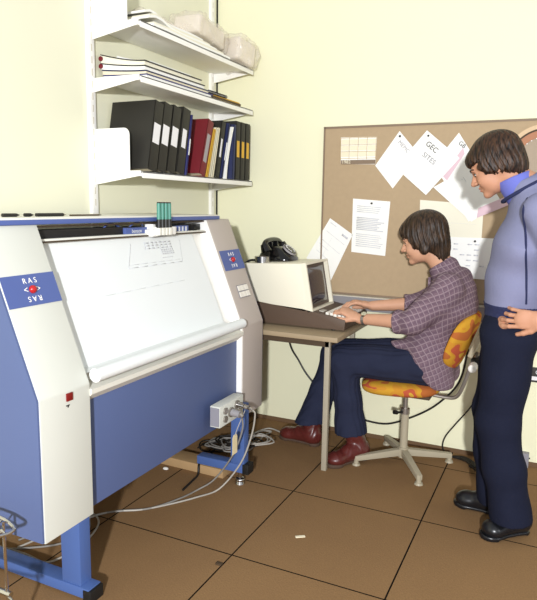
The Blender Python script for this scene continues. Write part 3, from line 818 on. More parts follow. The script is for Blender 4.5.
s6 = sheet_on_board('pinned_poster', 'large plain off-white sheet on board above the seated head', [(.950, 1.374), (1.275, 1.352), (1.275, 1.17), (.955, 1.17)], 'sheet_cream', cat='poster', lines=[(.1, .9, .55, .004)])
s7 = sheet_on_board('pinned_chart', 'wide white chart with faint figures between the two men', [(1.05, 1.183), (1.345, 1.183), (1.335, .968), (1.05, .973)], cat='chart', off=.002, lines=[(.3 + .12 * i, .38 + .12 * i, .15 + .13 * j, .03) for i in range(5) for j in range(6) if rr.random() > .4])
for x, z, l in ((1.244, 1.165, 'black push pin in the wide white chart'), (.826, 1.708, 'black push pin at the top corner of the handwritten sheet right of the calendar'), (.976, 1.705, 'black push pin at the top corner of the tilted sheet with two handwritten words'), (.686, 1.352, 'grey push pin at the top edge of the typed letter')):
    tag(MB().cyl((x, YB - .004, z), (x, YB - .012, z), .006, .005, 10).build('push_pin', 'ink'), l, 'pin')
# round picture frame / ring at right end of board
RG = thing('round_plaque', 'round wooden plaque with brown ring at the top right of the board', 'plaque', (1.53, 1.41, 1.45))
def annulus(r0, r1, y0, y1, nm, m, cx=1.535, cz=1.565):
    b = MB(); n = 64; L = []
    for i in range(n):
        a = 2 * math.pi * i / n; c, s = math.cos(a), math.sin(a)
        L.append([b.bm.verts.new((cx + r * c, y, cz + r * s)) for r, y in ((r0, y0), (r1, y0), (r1, y1), (r0, y1))])
    for i in range(n):
        A, B = L[i], L[(i + 1) % n]
        for k in range(4): b.bm.faces.new((A[k], B[k], B[(k + 1) % 4], A[(k + 1) % 4]))
    return b.build(nm, m, RG)
annulus(.158, .178, YB - .014, YB, 'outer_rim', 'ringcream')
annulus(.150, .158, YB - .010, YB, 'groove', 'under')
annulus(.118, .150, YB - .008, YB, 'brown_ring', 'terracotta')
annulus(.0, .118, YB - .004, YB, 'centre_disc', 'ringgrey')
b = MB()
for i in range(30):
    a = 2 * math.pi * i / 30; b.ell((1.535 + .116 * math.cos(a), YB - .006, 1.565 + .116 * math.sin(a)), (.0035, .002, .0035), 6, 4)
b.build('beading', 'white_bead', RG)

# dado trunking below board
TK = thing('cable_trunking', 'grey metal cable trunking running along the wall under the board', 'trunking', (1.2, 1.41, .755))
MB().box(.40, 2.3, 1.385, 1.44, .752, .828, .002).build('channel', 'trunk', TK)
MB().box(.40, 2.3, 1.382, 1.44, .828, .833).build('lid_edge', 'trunk_rim', TK)
# sockets
t = thing('control_plate', 'small dark switch plate on the wall at the right edge', 'switch', (1.6, 1.43, .45))
MB().box(1.55, 1.64, 1.428, 1.44, .455, .532, .002).build('plate', 'ink', t)
MB().box(1.566, 1.64, 1.4265, 1.428, .466, .486).build('label_strip', 'label', t)
text_obj('marking', 'O', .032, (1.595, 1.4265, .508), (1, 0, 0), (0, 0, 1), 'label', t)
t = thing('wall_socket', 'grey socket box low on the wall behind the standing man', 'socket', (1.57, 1.43, .0))
MB().box(1.548, 1.586, 1.40, 1.44, .0, .075, .003).build('box', 'socket', t)
MB().box(1.586, 1.592, 1.415, 1.42, .045, .051).build('screw', 'rubber', t)
cable('wall_cable', 'black cable hanging in a long curve from the desk behind the chair', [(.205, 1.37, .66), (.225, 1.40, .50), (.269, 1.425, .41), (.323, 1.425, .331), (.402, 1.425, .255), (.512, 1.425, .185), (.60, 1.425, .128), (.70, 1.425, .102), (.83, 1.425, .103), (.959, 1.425, .161), (1.066, 1.425, .231), (1.143, 1.425, .306), (1.192, 1.425, .37), (1.225, 1.42, .45), (1.25, 1.39, .60)], .0055, 'cable_black')
cable('wall_cable', 'thin black cable looping down the wall behind the standing man to the floor', [(1.36, 1.425, .50), (1.32, 1.425, .37), (1.276, 1.425, .271), (1.204, 1.425, .163), (1.156, 1.42, .085), (1.15, 1.40, .03), (1.19, 1.36, .008), (1.27, 1.33, .007), (1.34, 1.27, .007)], .004, 'cable_black')
for k in range(4):
    pts = [(1.20 + .02 * k, 1.35 - .02 * k, .008 + .008 * k), (1.27, 1.37 - .03 * k, .01 + .008 * k), (1.34, 1.30 - .03 * k, .01 + .008 * k), (1.38 - .02 * k, 1.20, .01 + .008 * k), (1.43, 1.08 + .02 * k, .01 + .005 * k), (1.50, 1.12 + .03 * k, .008)]
    cable('floor_lead', 'black lead in the tangle by the wall behind the standing man, ' + ['lowest', 'second', 'third', 'uppermost'][k] + ' strand', pts, .0045, 'cable_black')
PW = thing('power_block', 'black mains adaptor on the floor behind the standing man', 'adaptor', (1.42, 1.15, 0))
MB().box(1.36, 1.44, 1.28, 1.34, 0, .08, .004, rot=Matrix.Rotation(R(15), 3, 'Z')).build('body', 'rubber', PW)
#PEOPLE#
# ------------------------------------------------------------------ smooth-union solids -> one continuous surface
def V3(p): return np.array(p, float)
def nrm(v): v = V3(v); return v / np.linalg.norm(v)

def cone(a, b, ra, rb, sq=None):
    a, b = V3(a), V3(b); ab = b - a; L2 = ab @ ab
    if sq is not None: ax, s = nrm(sq[0]), sq[1]
    def f(P):
        D = P - a
        if sq is not None:
            bb = ab + ax * (ab @ ax) * (1 / s - 1); D = D + np.outer(D @ ax, ax) * (1 / s - 1); l2 = bb @ bb
        else: bb, l2 = ab, L2
        t = np.clip(D @ bb / l2, 0, 1)
        return np.linalg.norm(D - t[:, None] * bb, axis=1) - (ra + (rb - ra) * t)
    f.box = (np.minimum(a, b) - 2 * max(ra, rb), np.maximum(a, b) + 2 * max(ra, rb))
    return f

def ell(c, r, B=None):
    c, r = V3(c), V3(r)
    def f(P):
        D = P - c
        if B is not None: D = D @ B
        k = np.linalg.norm(D / r, axis=1); k2 = np.linalg.norm(D / (r * r), axis=1) + 1e-9
        return k * (k - 1) / k2
    f.box = (c - max(r) * 1.05, c + max(r) * 1.05)
    return f

def rbox(c, h, B=None, rd=.01):
    c, h = V3(c), V3(h)
    def f(P):
        D = P - c
        if B is not None: D = D @ B
        q = np.abs(D) - (h - rd)
        return np.linalg.norm(np.maximum(q, 0), axis=1) + np.minimum(q.max(axis=1), 0) - rd
    f.box = (c - np.linalg.norm(h), c + np.linalg.norm(h))
    return f

def half(p, n):
    p, n = V3(p), nrm(n)
    f = lambda P: (P - p) @ n
    f.box = None
    return f

class Solid:
    def __init__(s): s.ops = []
    def add(s, f, k=.02): s.ops.append(('u', f, k)); return s
    def sub(s, f, k=.004): s.ops.append(('s', f, k)); return s
    def cut(s, f, k=.002): s.ops.append(('i', f, k)); return s
    def noise(s, fn): s.ops.append(('n', fn, 0)); return s
    def ev(s, P):
        d = np.full(len(P), 9.)
        for op, f, k in s.ops:
            if op == 'n': d = d + f(P); continue
            e = f(P)
            if op == 'u':
                h = np.clip(.5 + .5 * (d - e) / k, 0, 1); d = d * (1 - h) + e * h - k * h * (1 - h)
            elif op == 's':
                h = np.clip(.5 - .5 * (d + e) / k, 0, 1); d = d * (1 - h) - e * h + k * h * (1 - h)
            else:
                h = np.clip(.5 - .5 * (d - e) / k, 0, 1); d = d * (1 - h) + e * h + k * h * (1 - h)
        return d
    def mesh(s, vox):
        lo = np.min([f.box[0] for o, f, k in s.ops if o == 'u'], axis=0) - .02
        hi = np.max([f.box[1] for o, f, k in s.ops if o == 'u'], axis=0) + .02
        C = 5; cs = vox * C
        n = np.ceil((hi - lo) / cs).astype(int)
        g = np.stack(np.meshgrid(*[np.arange(k) for k in n], indexing='ij'), -1).reshape(-1, 3)
        d = np.concatenate([s.ev(lo + (q + .5) * cs) for q in np.array_split(g, max(1, len(g) // 200000))])
        g = g[np.abs(d) < cs * 1.35]
        o = np.stack(np.meshgrid(*[np.arange(C)] * 3, indexing='ij'), -1).reshape(-1, 3)
        cells = (g[:, None, :] * C + o[None]).reshape(-1, 3)
        N = n * C + 2; st = np.array([N[1] * N[2], N[2], 1], dtype=np.int64)
        key = cells @ st
        co8 = np.array([(i, j, k) for i in (0, 1) for j in (0, 1) for k in (0, 1)])
        ck = key[:, None] + (co8 @ st)[None]
        uk, inv = np.unique(ck.ravel(), return_inverse=True); inv = inv.reshape(ck.shape)
        ijk = np.stack([uk // st[0], (uk // st[1]) % N[1], uk % N[2]], -1)
        val = np.concatenate([s.ev(lo + q * vox) for q in np.array_split(ijk, max(1, len(ijk) // 200000))])
        cv = val[inv]; act = (cv.min(1) < 0) & (cv.max(1) >= 0)
        cells, key, cv = cells[act], key[act], cv[act]
        od = np.argsort(key); cells, key, cv = cells[od], key[od], cv[od]
        acc = np.zeros((len(cells), 3)); cnt = np.zeros(len(cells))
        for a in range(8):
            for b_ in range(a + 1, 8):
                if np.abs(co8[a] - co8[b_]).sum() != 1: continue
                va, vb = cv[:, a], cv[:, b_]; m = (va < 0) != (vb < 0)
                t = np.where(m, va / np.where(m, va - vb, 1), 0)
                acc += np.where(m[:, None], co8[a] + t[:, None] * (co8[b_] - co8[a]), 0); cnt += m
        verts = lo + (cells + acc / cnt[:, None]) * vox
        faces = []
        for ax in range(3):
            b1, b2 = [(1, 2), (2, 0), (0, 1)][ax]
            e = np.zeros(3, int); e[ax] = 1
            i1 = int(e @ [4, 2, 1]); m = (cv[:, 0] < 0) != (cv[:, i1] < 0)
            k0 = key[m]; neg = cv[m, 0] < 0
            ks = [k0, k0 - st[b1], k0 - st[b1] - st[b2], k0 - st[b2]]
            ix = [np.searchsorted(key, k) for k in ks]
            ok = np.ones(len(k0), bool)
            for k, i in zip(ks, ix): ok &= (i < len(key)) & (key[np.minimum(i, len(key) - 1)] == k)
            q = np.stack(ix, -1)[ok]; ng = neg[ok]
            q[~ng] = q[~ng][:, ::-1]; faces.append(q)
        F_ = np.concatenate(faces)
        me = bpy.data.meshes.new('solid')
        me.vertices.add(len(verts)); me.vertices.foreach_set('co', verts.astype(np.float32).ravel())
        me.loops.add(len(F_) * 4); me.loops.foreach_set('vertex_index', F_.astype(np.int32).ravel())
        me.polygons.add(len(F_)); me.polygons.foreach_set('loop_start', np.arange(0, len(F_) * 4, 4, dtype=np.int32))
        me.update(calc_edges=True); me.validate()
        return me
    def build(s, name, m, parent=None, vox=.004, origin=None):
        me = s.mesh(vox); me.name = name
        off = wloc(parent) if parent else Vector(origin)
        me.transform(Matrix.Translation(-off))
        return link_mesh(name, me, m, parent, off, 0)

def wrinkle(amp, f=30, seed=0.):
    def g(P):
        x, y, z = P.T
        return amp * (np.sin(f * (x + .7 * z) + 3 * np.sin(9 * y + seed)) * .6 + np.sin(f * 1.7 * (z - .4 * x) + 4 * np.sin(7 * x + seed)) * .4)
    return g

def head(S_, org, pitch, yaw, sc=1.0):
    """skin of the head; returns frame"""
    f = V3((-math.cos(pitch) * math.cos(yaw), math.cos(pitch) * math.sin(yaw), -math.sin(pitch)))
    l = nrm(np.cross((0, 0, 1), f)); u = np.cross(f, l)
    B = np.stack([f, l, u], 1)
    o = V3(org)
    T = lambda x, y, z: o + (f * x + l * y + u * z) * sc
    E = lambda c, r, k=.02: S_.add(ell(T(*c), V3(r) * sc, B), k)
    E((-.015, 0, .045), (.098, .076, .085))
    E((.035, 0, .035), (.055, .060, .058), .02)
    E((.035, 0, -.02), (.056, .056, .062), .02)
    E((.032, 0, -.062), (.052, .050, .042), .025)
    E((.076, 0, -.092), (.017, .02, .015), .022)
    for s in (-1, 1):
        E((.058, s * .036, -.032), (.028, .022, .028), .015)
        E((-.012, s * .078, -.008), (.018, .009, .030), .006)
    S_.add(cone(T(.086, 0, .015), T(.112, 0, -.026), .008 * sc, .0115 * sc), .012)
    for s in (-1, 1): S_.add(ell(T(.100, s * .011, -.030), V3((.010, .008, .007)) * sc, B), .006)
    E((.086, 0, .024), (.012, .046, .011), .012)
    E((.088, 0, -.053), (.0125, .022, .0065), .007)
    E((.086, 0, -.066), (.012, .019, .0065), .006)
    S_.sub(ell(T(.100, 0, -.0595), V3((.014, .022, .0016)) * sc, B), .003)
    for s in (-1, 1): S_.sub(ell(T(.098, s * .033, .004), V3((.014, .017, .010)) * sc, B), .010)
    for s in (-1, 1): E((.074, s * .032, .003), (.0125, .014, .0105), .004)
    return T, B, sc

def hair_solid(T, B, sc, seed, side=-.035, nape=-.07, face=.045, fr_z=.035, vol=1.0):
    S_ = Solid(); E = lambda c, r, k=.02: S_.add(ell(T(*c), V3(r) * sc * vol, B), k)
    E((-.018, 0, .055), (.113, .094, .096))
    E((.050, 0, .062), (.058, .072, .046), .02)
    for s in (-1, 1):
        E((.0, s * .066, .018), (.066, .030, .062), .02)
        E((-.04, s * .062, -.012), (.048, .030, .055), .02)
    E((-.082, 0, -.012), (.042, .066, .066), .03)
    E((-.072, 0, nape + .028), (.030, .052, .05), .02)
    f, l, u = B.T; o = T(0, 0, 0)
    def nz(P):
        D = (P - T(-.03, 0, .14)); x, y, z = D @ f, D @ l, (P - o) @ u
        a = np.arctan2(y, x)
        amp = np.clip((.15 - z) / .08, 0.15, 1) * .0032
        return -amp * (np.sin(a * 23 + seed + 9 * z) * .6 + np.sin(a * 51 + 2 * seed + np.sin(z * 60)) * .5)
    # open the face: cut everything in front of the side line and below the fringe
    def facecut(P):
        D = (P - o) / sc; x, y, z = D @ f, D @ l, D @ u
        a = np.arctan2(y, x)
        rag = .005 * np.sin(a * 19 + seed) + .004 * np.sin(a * 41)
        lowf = fr_z + rag - z                               # below fringe
        front = x - (face + .012 * np.sin(z * 90) - .35 * np.minimum(0, z)) 
        return -np.minimum(lowf, front) * .8                 # negative inside cut region
    S_.sub(facecut, .008)
    def bottom(P):
        D = (P - o) / sc; x, y, z = D @ f, D @ l, D @ u
        a = np.arctan2(y, x)
        lim = np.where(x > -.03, side + (x + .03) * .35, side - (x + .03) * (nape - side) / .06)
        lim = np.maximum(lim, nape)
        return (lim + .006 * np.sin(a * 27 + seed) + .004 * np.sin(a * 60) - z) * .8
    S_.cut(bottom, .004)
    S_.noise(nz)
    return S_

def hand(S_, wr, fdir, ndir, k=1.0, curl=(25, 35, 25), spread=3, thumb=None, side=1, lens=(1, 1.08, 1.0, .8), splay=0):
    """wrist, direction of fingers, normal of the back of the hand; side +1/-1 puts the thumb on +/- s"""
    f = nrm(fdir); n = nrm(np.array(ndir) - f * (np.array(ndir) @ f)); s = np.cross(n, f) * side
    w = V3(wr)
    P = lambda a, b, c: w + (f * a + s * b + n * c) * k
    S_.add(cone(P(-.01, 0, 0), P(.03, 0, 0), .026 * k, .033 * k, (n, .62)), .012)
    S_.add(cone(P(.03, .004, 0), P(.075, .002, 0), .036 * k, .038 * k, (n, .42)), .012)
    tips = []
    for i in range(4):
        b = .030 - .0195 * i
        p = P(.085 - .004 * abs(i - 1), b, .001); ang = -R(4)
        d0 = f + s * (math.sin(R(spread * (1.5 - i))))
        L = [v * lens[i] * k for v in (.043, .026, .021)]; r = [.0092 * k, .0086 * k, .0078 * k, .0066 * k]
        if i == 3: r = [x * .87 for x in r]
        q = P(.06, b * .9, .002)
        S_.add(cone(q, p, .0105 * k, r[0]), .006)
        for j in range(3):
            ang += R(curl[j] + splay * i)
            d = nrm(d0 * math.cos(ang) - n * math.sin(ang))
            p2 = p + d * L[j]
            S_.add(cone(p, p2, r[j], r[j + 1]), .0035); p = p2
        tips.append(p)
    t = thumb or [(.018, .022, -.006), (.045, .046, -.018), (.072, .052, -.026), (.092, .047, -.032)]
    rs = [.015, .0125, .0105, .0085]
    for j in range(3): S_.add(cone(P(*t[j]), P(*t[j + 1]), rs[j] * k, rs[j + 1] * k), .008 if j == 0 else .004)
    return tips

def shoe(name, heel, toe, top, m, sole_m, person, label=None, boot=False, width=.047):
    """heel & toe floor points (centre of sole ends), top = ankle centre"""
    h, t = V3((*heel, 0)), V3((*toe, 0)); f = nrm(t - h); L = np.linalg.norm(t - h); l = np.cross((0, 0, 1), f)
    B = np.stack([f, l, V3((0, 0, 1))], 1); P = lambda a, b, c: h + f * a * L + l * b + V3((0, 0, c))
    S_ = Solid()
    S_.add(ell(P(.17, 0, .055), (.17 * L, width * .8, .045), B), .02)
    S_.add(cone(P(.20, 0, .055), P(.78, 0, .035), .040, .034, (l, width / .038)), .02)
    S_.add(ell(P(.80, 0, .036), (.195 * L, width * 1.02, .032), B), .02)
    S_.add(cone(P(.25, 0, .07), P(.5, 0, .065), .040, .032), .03)
    tp = V3(top)
    if boot:
        S_.add(cone(P(.22, 0, .06), tp, .046, .054), .02)
        S_.noise(lambda Q: .0014 * np.sin(110 * Q[:, 2] + 5 * np.sin(40 * Q[:, 0] + 30 * Q[:, 1])) * np.clip((Q[:, 2] - .04) / .04, 0, 1))
    S_.cut(half((0, 0, .016), (0, 0, -1)), .002)
    o = S_.build(name, m, person, .004)
    if label: o['label'] = label
    q = Solid()
    q.add(cone(P(.17, 0, .012), P(.45, 0, .012), .036, .034), .01).add(cone(P(.45, 0, .012), P(.80, 0, .012), .034, .046), .01).add(cone(P(.80, 0, .012), P(.86, 0, .012), .045, .040), .01)
    q.cut(half((0, 0, .02), (0, 0, 1))).cut(half((0, 0, 0.0005), (0, 0, -1))).sub(rbox(P(.47, 0, .0), (.07, .08, .007), B, .002))
    q.build('sole', sole_m, o, .004)
    return o

def face_bits(T, B, person, k=1.0):
    for s in (-1, 1):
        e = MB().ell(T(.0755, s * .032, .002), (.0118, .0125, .0072), 14, 8, rot=Matrix(B.tolist()))
        e = e.build('eye', 'eye_white', person, sharp=0)
        MB().ell(T(.0850, s * .033, .000), (.0030, .0055, .0055), 10, 6, rot=Matrix(B.tolist())).build('iris', 'brow', e, sharp=0)
        MB().tube([T(.089, s * .016, .004), T(.0885, s * .032, .0085), T(.078, s * .046, .003)], .0018, 6).build('eyelash', 'brow', person, sharp=0)
        MB().tube([T(.098, s * .014, .022), T(.096, s * .030, .029), T(.080, s * .048, .024)], .0032, 6).build('eyebrow', 'brow', person, sharp=0)
    MB().ell(T(.0955, 0, -.0535), (.0045, .018, .0042), 12, 6, rot=Matrix(B.tolist())).ell(T(.0935, 0, -.0655), (.0045, .016, .0045), 12, 6, rot=Matrix(B.tolist())).build('lips', 'lip', person, sharp=0)

# ------------------------------------------------------------------ swivel chair (person sits on it)
CH = thing('swivel_chair', 'swivel chair with orange and yellow patterned seat on four-armed beige base', 'chair', (.985, 1.165, 0))
cc = Vector((.985, 1.165, 0))
for i, a in enumerate((30, 124, 213, 301)):
    d = Vector((math.cos(R(a)), math.sin(R(a)), 0)); n = Vector((-d.y, d.x, 0))
    b = MB(); r0, r1 = .02, .262
    vs = []
    for r_, zt, zb, wd in ((r0, .082, .045, .017), (r1, .050, .024, .014)):
        for s in (-1, 1):
            for z in (zb, zt): vs.append(b.bm.verts.new(cc + d * r_ + n * s * wd + Vector((0, 0, z))))
    for f_ in ((0, 1, 3, 2), (4, 6, 7, 5), (0, 4, 5, 1), (2, 3, 7, 6), (0, 2, 6, 4), (1, 5, 7, 3)): b.bm.faces.new([vs[j] for j in f_])
    b._bev(vs, .003)
    arm = b.build('base_arm', 'chair_metal', CH)
    e = cc + d * .252
    MB().cyl(e + Vector((0, 0, .008)), e + Vector((0, 0, .05)), .013, .012).cyl(e, e + Vector((0, 0, .010)), .022, .018).build('glide_foot', 'chair_metal', arm)
MB().cyl((cc.x, cc.y, .04), (cc.x, cc.y, .285), .0205, seg=20).cyl((cc.x, cc.y, .035), (cc.x, cc.y, .09), .027, seg=20).build('column', 'chair_metal', CH)
MB().cyl((cc.x, cc.y, .28), (cc.x, cc.y, .40), .0125, seg=16).cyl((cc.x, cc.y, .272), (cc.x, cc.y, .30), .024, seg=16).build('gas_stem', 'steel', CH)
MB().cyl((cc.x - .01, cc.y - .02, .285), (cc.x - .035, cc.y - .05, .285), .006).cyl((cc.x - .032, cc.y - .045, .285), (cc.x - .045, cc.y - .06, .29), .011).build('height_knob', 'rubber', CH)
b = MB(); b.box(.86, 1.12, 1.08, 1.25, .385, .402, .003); b.build('seat_plate', 'under', CH)
# upholstered seat (superellipse cushion, tilted slightly)
def cushion(c, hx, hy, hz, B, m, name, parent, p=3.2, bend=0):
    b = MB(); nu, nv = 40, 14; rings = []
    for j in range(nv + 1):
        ph = -math.pi / 2 + math.pi * j / nv; ring = []
        cz = math.copysign(abs(math.sin(ph)) ** .75, math.sin(ph)); cr = abs(math.cos(ph)) ** .42
        for i in range(nu):
            a = 2 * math.pi * i / nu
            x = math.copysign(abs(math.cos(a)) ** (2 / p), math.cos(a)) * cr; y = math.copysign(abs(math.sin(a)) ** (2 / p), math.sin(a)) * cr
            q = Vector((x * hx, y * hy, cz * hz + bend * y * y))
            ring.append(b.bm.verts.new(Vector(c) + B @ q))
        rings.append(ring)
    for A, C_ in zip(rings, rings[1:]):
        for i in range(nu): b.bm.faces.new((A[i], A[(i + 1) % nu], C_[(i + 1) % nu], C_[i]))
    bmesh.ops.remove_doubles(b.bm, verts=b.bm.verts, dist=1e-5)
    return b.build(name, m, parent, sharp=0)
cushion((.962, 1.19, .428), .202, .195, .038, Matrix.Rotation(R(-3.5), 3, 'Y'), 'camo', 'seat', CH)
BB = Matrix(((-.20, 0, .98), (0, 1, 0), (.98, 0, .20)))  # local x=up-ish, z=forward
bu = Vector((.34, 0, .94)).normalized(); bf_ = Vector((-bu.z, 0, bu.x))
BB = Matrix(((bu.x, 0, bf_.x), (bu.y, -1, bf_.y), (bu.z, 0, bf_.z)))
cushion((1.258, 1.19, .690), .150, .185, .032, BB, 'camo', 'backrest', CH, 2.8, bend=.045)
MB().box(-.055, .055, -.07, .07, -.012, .012, .003).build('back_plate', 'chair_metal', CH, xf=Matrix.Translation((1.315, 1.15, .68)) @ BB.to_4x4())
MB().tube([(1.10, 1.17, .393), (1.19, 1.17, .388), (1.235, 1.165, .40), (1.262, 1.16, .45), (1.295, 1.16, .56), (1.325, 1.16, .64)], .010, 10, 6).build('back_bracket', 'steel', CH)
MB().box(1.30, 1.345, 1.10, 1.20, .585, .615, .004).build('bracket_block', 'rubber', CH)
MB().cyl((1.315, 1.10, .585), (1.315, 1.055, .58), .021, .019, 10).ell((1.315, 1.055, .58), (.02, .006, .02), 12, 6).build('tension_knob', 'white_bead', CH)
MB().cyl((1.345, 1.13, .60), (1.385, 1.13, .60), .012).build('adjuster', 'chrome', CH)

# ------------------------------------------------------------------ seated young man
def seated():
    S_ = Solid()
    pel = (1.075, 1.19, .545); wst = (1.10, 1.19, .68); che = (1.165, 1.19, .86); upc = (1.165, 1.19, .965); nb = (1.135, 1.19, 1.045)
    S_.add(cone(pel, wst, .105, .095, ((0, 1, 0), 1.35))).add(cone(wst, che, .095, .105, ((0, 1, 0), 1.35)), .03).add(cone(che, upc, .105, .07, ((0, 1, 0), 1.6)), .03)
    S_.add(cone(upc, nb, .07, .055), .03)
    T, B, sc = head(S_, (1.028, 1.185, 1.172), R(15), R(3))
    S_.add(cone(nb, T(-.022, 0, -.055), .054, .050), .02)
    arms = {}
    for s, sh, el, wr in ((0, (1.19, 1.025, .965), (1.035, .985, .790), (.755, 1.06, .768)), (1, (1.185, 1.345, .965), (1.0, 1.325, .83), (.765, 1.250, .81))):
        S_.add(cone(sh, el, .050, .040), .02).add(cone(el, wr, .040, .026), .01)
        arms[s] = (sh, el, wr)
    hand(S_, (.747, 1.062, .770), (-.090, .008, .036), (.35, -.25, 1), 1.0, curl=(34, 34, 24), side=1, spread=4)
    hand(S_, (.758, 1.250, .808), (-.092, -.026, .018), (.2, .15, 1), 1.0, curl=(26, 30, 20), side=-1, spread=4)
    legs = (((1.07, 1.10, .555), (.665, 1.09, .535), (.725, 1.085, .12)), ((1.07, 1.28, .555), (.56, 1.27, .52), (.455, 1.185, .12)))
    for hp, kn, an in legs:
        S_.add(cone(hp, kn, .08, .055), .03).add(cone(kn, an, .052, .034), .02)
    body = S_.build('person', 'skin', None, .0035, origin=(.985, 1.19, 0))
    tag(body, 'seated young man with brown bowl haircut typing, in checked shirt, jeans and red boots', 'person')
    body['label'] = 'young man seated on the swivel chair in checked shirt, typing'
    face_bits(T, B, body)
    h = hair_solid(T, B, sc, 1.3, side=-.058, nape=-.125, face=.046, fr_z=.028, vol=1.0)
    h.ops.insert(3, ('u', ell(T(-.065, 0, -.062), (.048, .066, .062), B), .03))
    h.add(ell(T(-.015, .082, -.045), (.024, .014, .026), B), .008).add(ell(T(-.015, -.082, -.045), (.024, .014, .026), B), .008)
    h.build('hair', 'hair1', body, .0035)
    # shirt
    Q = Solid()
    Q.add(cone((1.105, 1.19, .56), (1.10, 1.19, .68), .120, .118, ((0, 1, 0), 1.35)))
    Q.add(cone((1.10, 1.19, .68), (1.165, 1.19, .86), .118, .127, ((0, 1, 0), 1.3)), .04)
    Q.add(cone((1.165, 1.19, .86), (1.172, 1.19, .965), .125, .083, ((0, 1, 0), 1.7)), .04)
    Q.add(cone((1.175, 1.19, .965), (1.150, 1.19, 1.035), .090, .066), .03)
    Q.add(ell((1.20, 1.19, .90), (.10, .17, .12)), .04)
    Q.add(cone((1.13, 1.11, .50), (1.10, 1.10, .60), .10, .10), .04).add(cone((1.13, 1.27, .50), (1.10, 1.28, .60), .10, .10), .04)
    Q.add(cone((1.0, 1.10, .655), (.90, 1.075, .648), .055, .030, ((0, 0, 1), .6)), .03)
    for s in (0, 1):
        sh, el, wr = arms[s]
        d = nrm(V3(wr) - V3(el))
        e1 = V3(el) + V3((0, 0, -.004)); en = V3(el) + d * .085
        A = Solid()
        Q.add(cone(V3(sh), e1, .072, .060), .03).add(cone(e1, en, .058, .052), .02)
        Q.add(cone(V3(el) + d * .078, en, .058, .056), .006)
        Q.sub(rbox(en + d * .10, (.10, .09, .10), np.stack([d, nrm(np.cross((0, 0, 1), d)), np.cross(d, nrm(np.cross((0, 0, 1), d)))], 1), .004), .002)
        Q.add(cone(e1 + V3((.02, 0, -.018)), e1 + V3((.005, 0, -.03)), .03, .012), .02)
    Q.noise(wrinkle(.0045, 34, 1.0))
    Q.cut(half((1.2, 1.19, .455), (0, 0, -1)), .01)
    # trim so that the lap is free: shirt hem rises towards the front
    Q.cut(half((1.14, 1.19, .475), (-.78, 0, -.62)) if False else half((1.18, 1.19, .43), (-.66, 0, -.75)), .01)
    sh_o = Q.build('shirt', 'plaid', body, .0045)
    C_ = Solid().add(cone((1.135, 1.19, 1.02), (1.108, 1.19, 1.062), .068, .060, ((0, 1, 0), 1.12)))
    C_.sub(cone((1.14, 1.19, .98), (1.08, 1.19, 1.11), .05, .056, ((0, 1, 0), 1.12)))
    C_.cut(half((1.11, 1.19, 1.06), (-.55, 0, .84))).sub(rbox((1.04, 1.19, 1.05), (.03, .02, .05), rd=.004))
    C_.build('collar', 'plaid', sh_o, .004)
    MB().box(1.062, 1.075, 1.175, 1.205, .86, .99, .002).build('button_placket', 'plaid', sh_o)
    # jeans
    J = Solid()
    J.add(cone((1.075, 1.19, .535), (1.10, 1.19, .62), .118, .108, ((0, 1, 0), 1.3)))
    for (hp, kn, an), fl in zip(legs, (1, 1)):
        hp, kn, an = V3(hp), V3(kn), V3(an)
        J.add(cone(hp, kn, .100, .080), .03)
        J.add(cone(kn + V3((.005, 0, -.005)), kn + (an - kn) * .55, .078, .068), .025)
        J.add(cone(kn + (an - kn) * .5, an + (an - kn) * .06, .068, .090), .02)
    J.cut(half((0, 0, .104), (.06, 0, -1)))
    J.noise(wrinkle(.0035, 26, 2.0))
    J.noise(lambda P: .0015 * np.sin(P[:, 1] * 300))
    jo = J.build('jeans', 'cord', body, .0045)
    shoe('boot', (.80, 1.145), (.650, .925), (.722, 1.078, .19), 'boot', 'sole', body, 'dark red leather ankle boot nearer the table leg', True)
    shoe('boot', (.525, 1.165), (.262, 1.20), (.46, 1.185, .17), 'boot', 'sole', body, 'dark red leather ankle boot stretched forward to the left', True)
    # wristwatch on near wrist
    w0 = V3((.755, 1.06, .768)); d = nrm(V3(arms[0][2]) - V3(arms[0][1]))
    wt = MB().cyl(w0 - d * .034, w0 - d * .018, .030, .030, 20).build('wristwatch', 'steel', body)
    MB().cyl(w0 - d * .026 + V3((0, -.014, .024)), w0 - d * .026 + V3((0, -.019, .032)), .014).build('watch_face', 'chrome', wt)
seated()

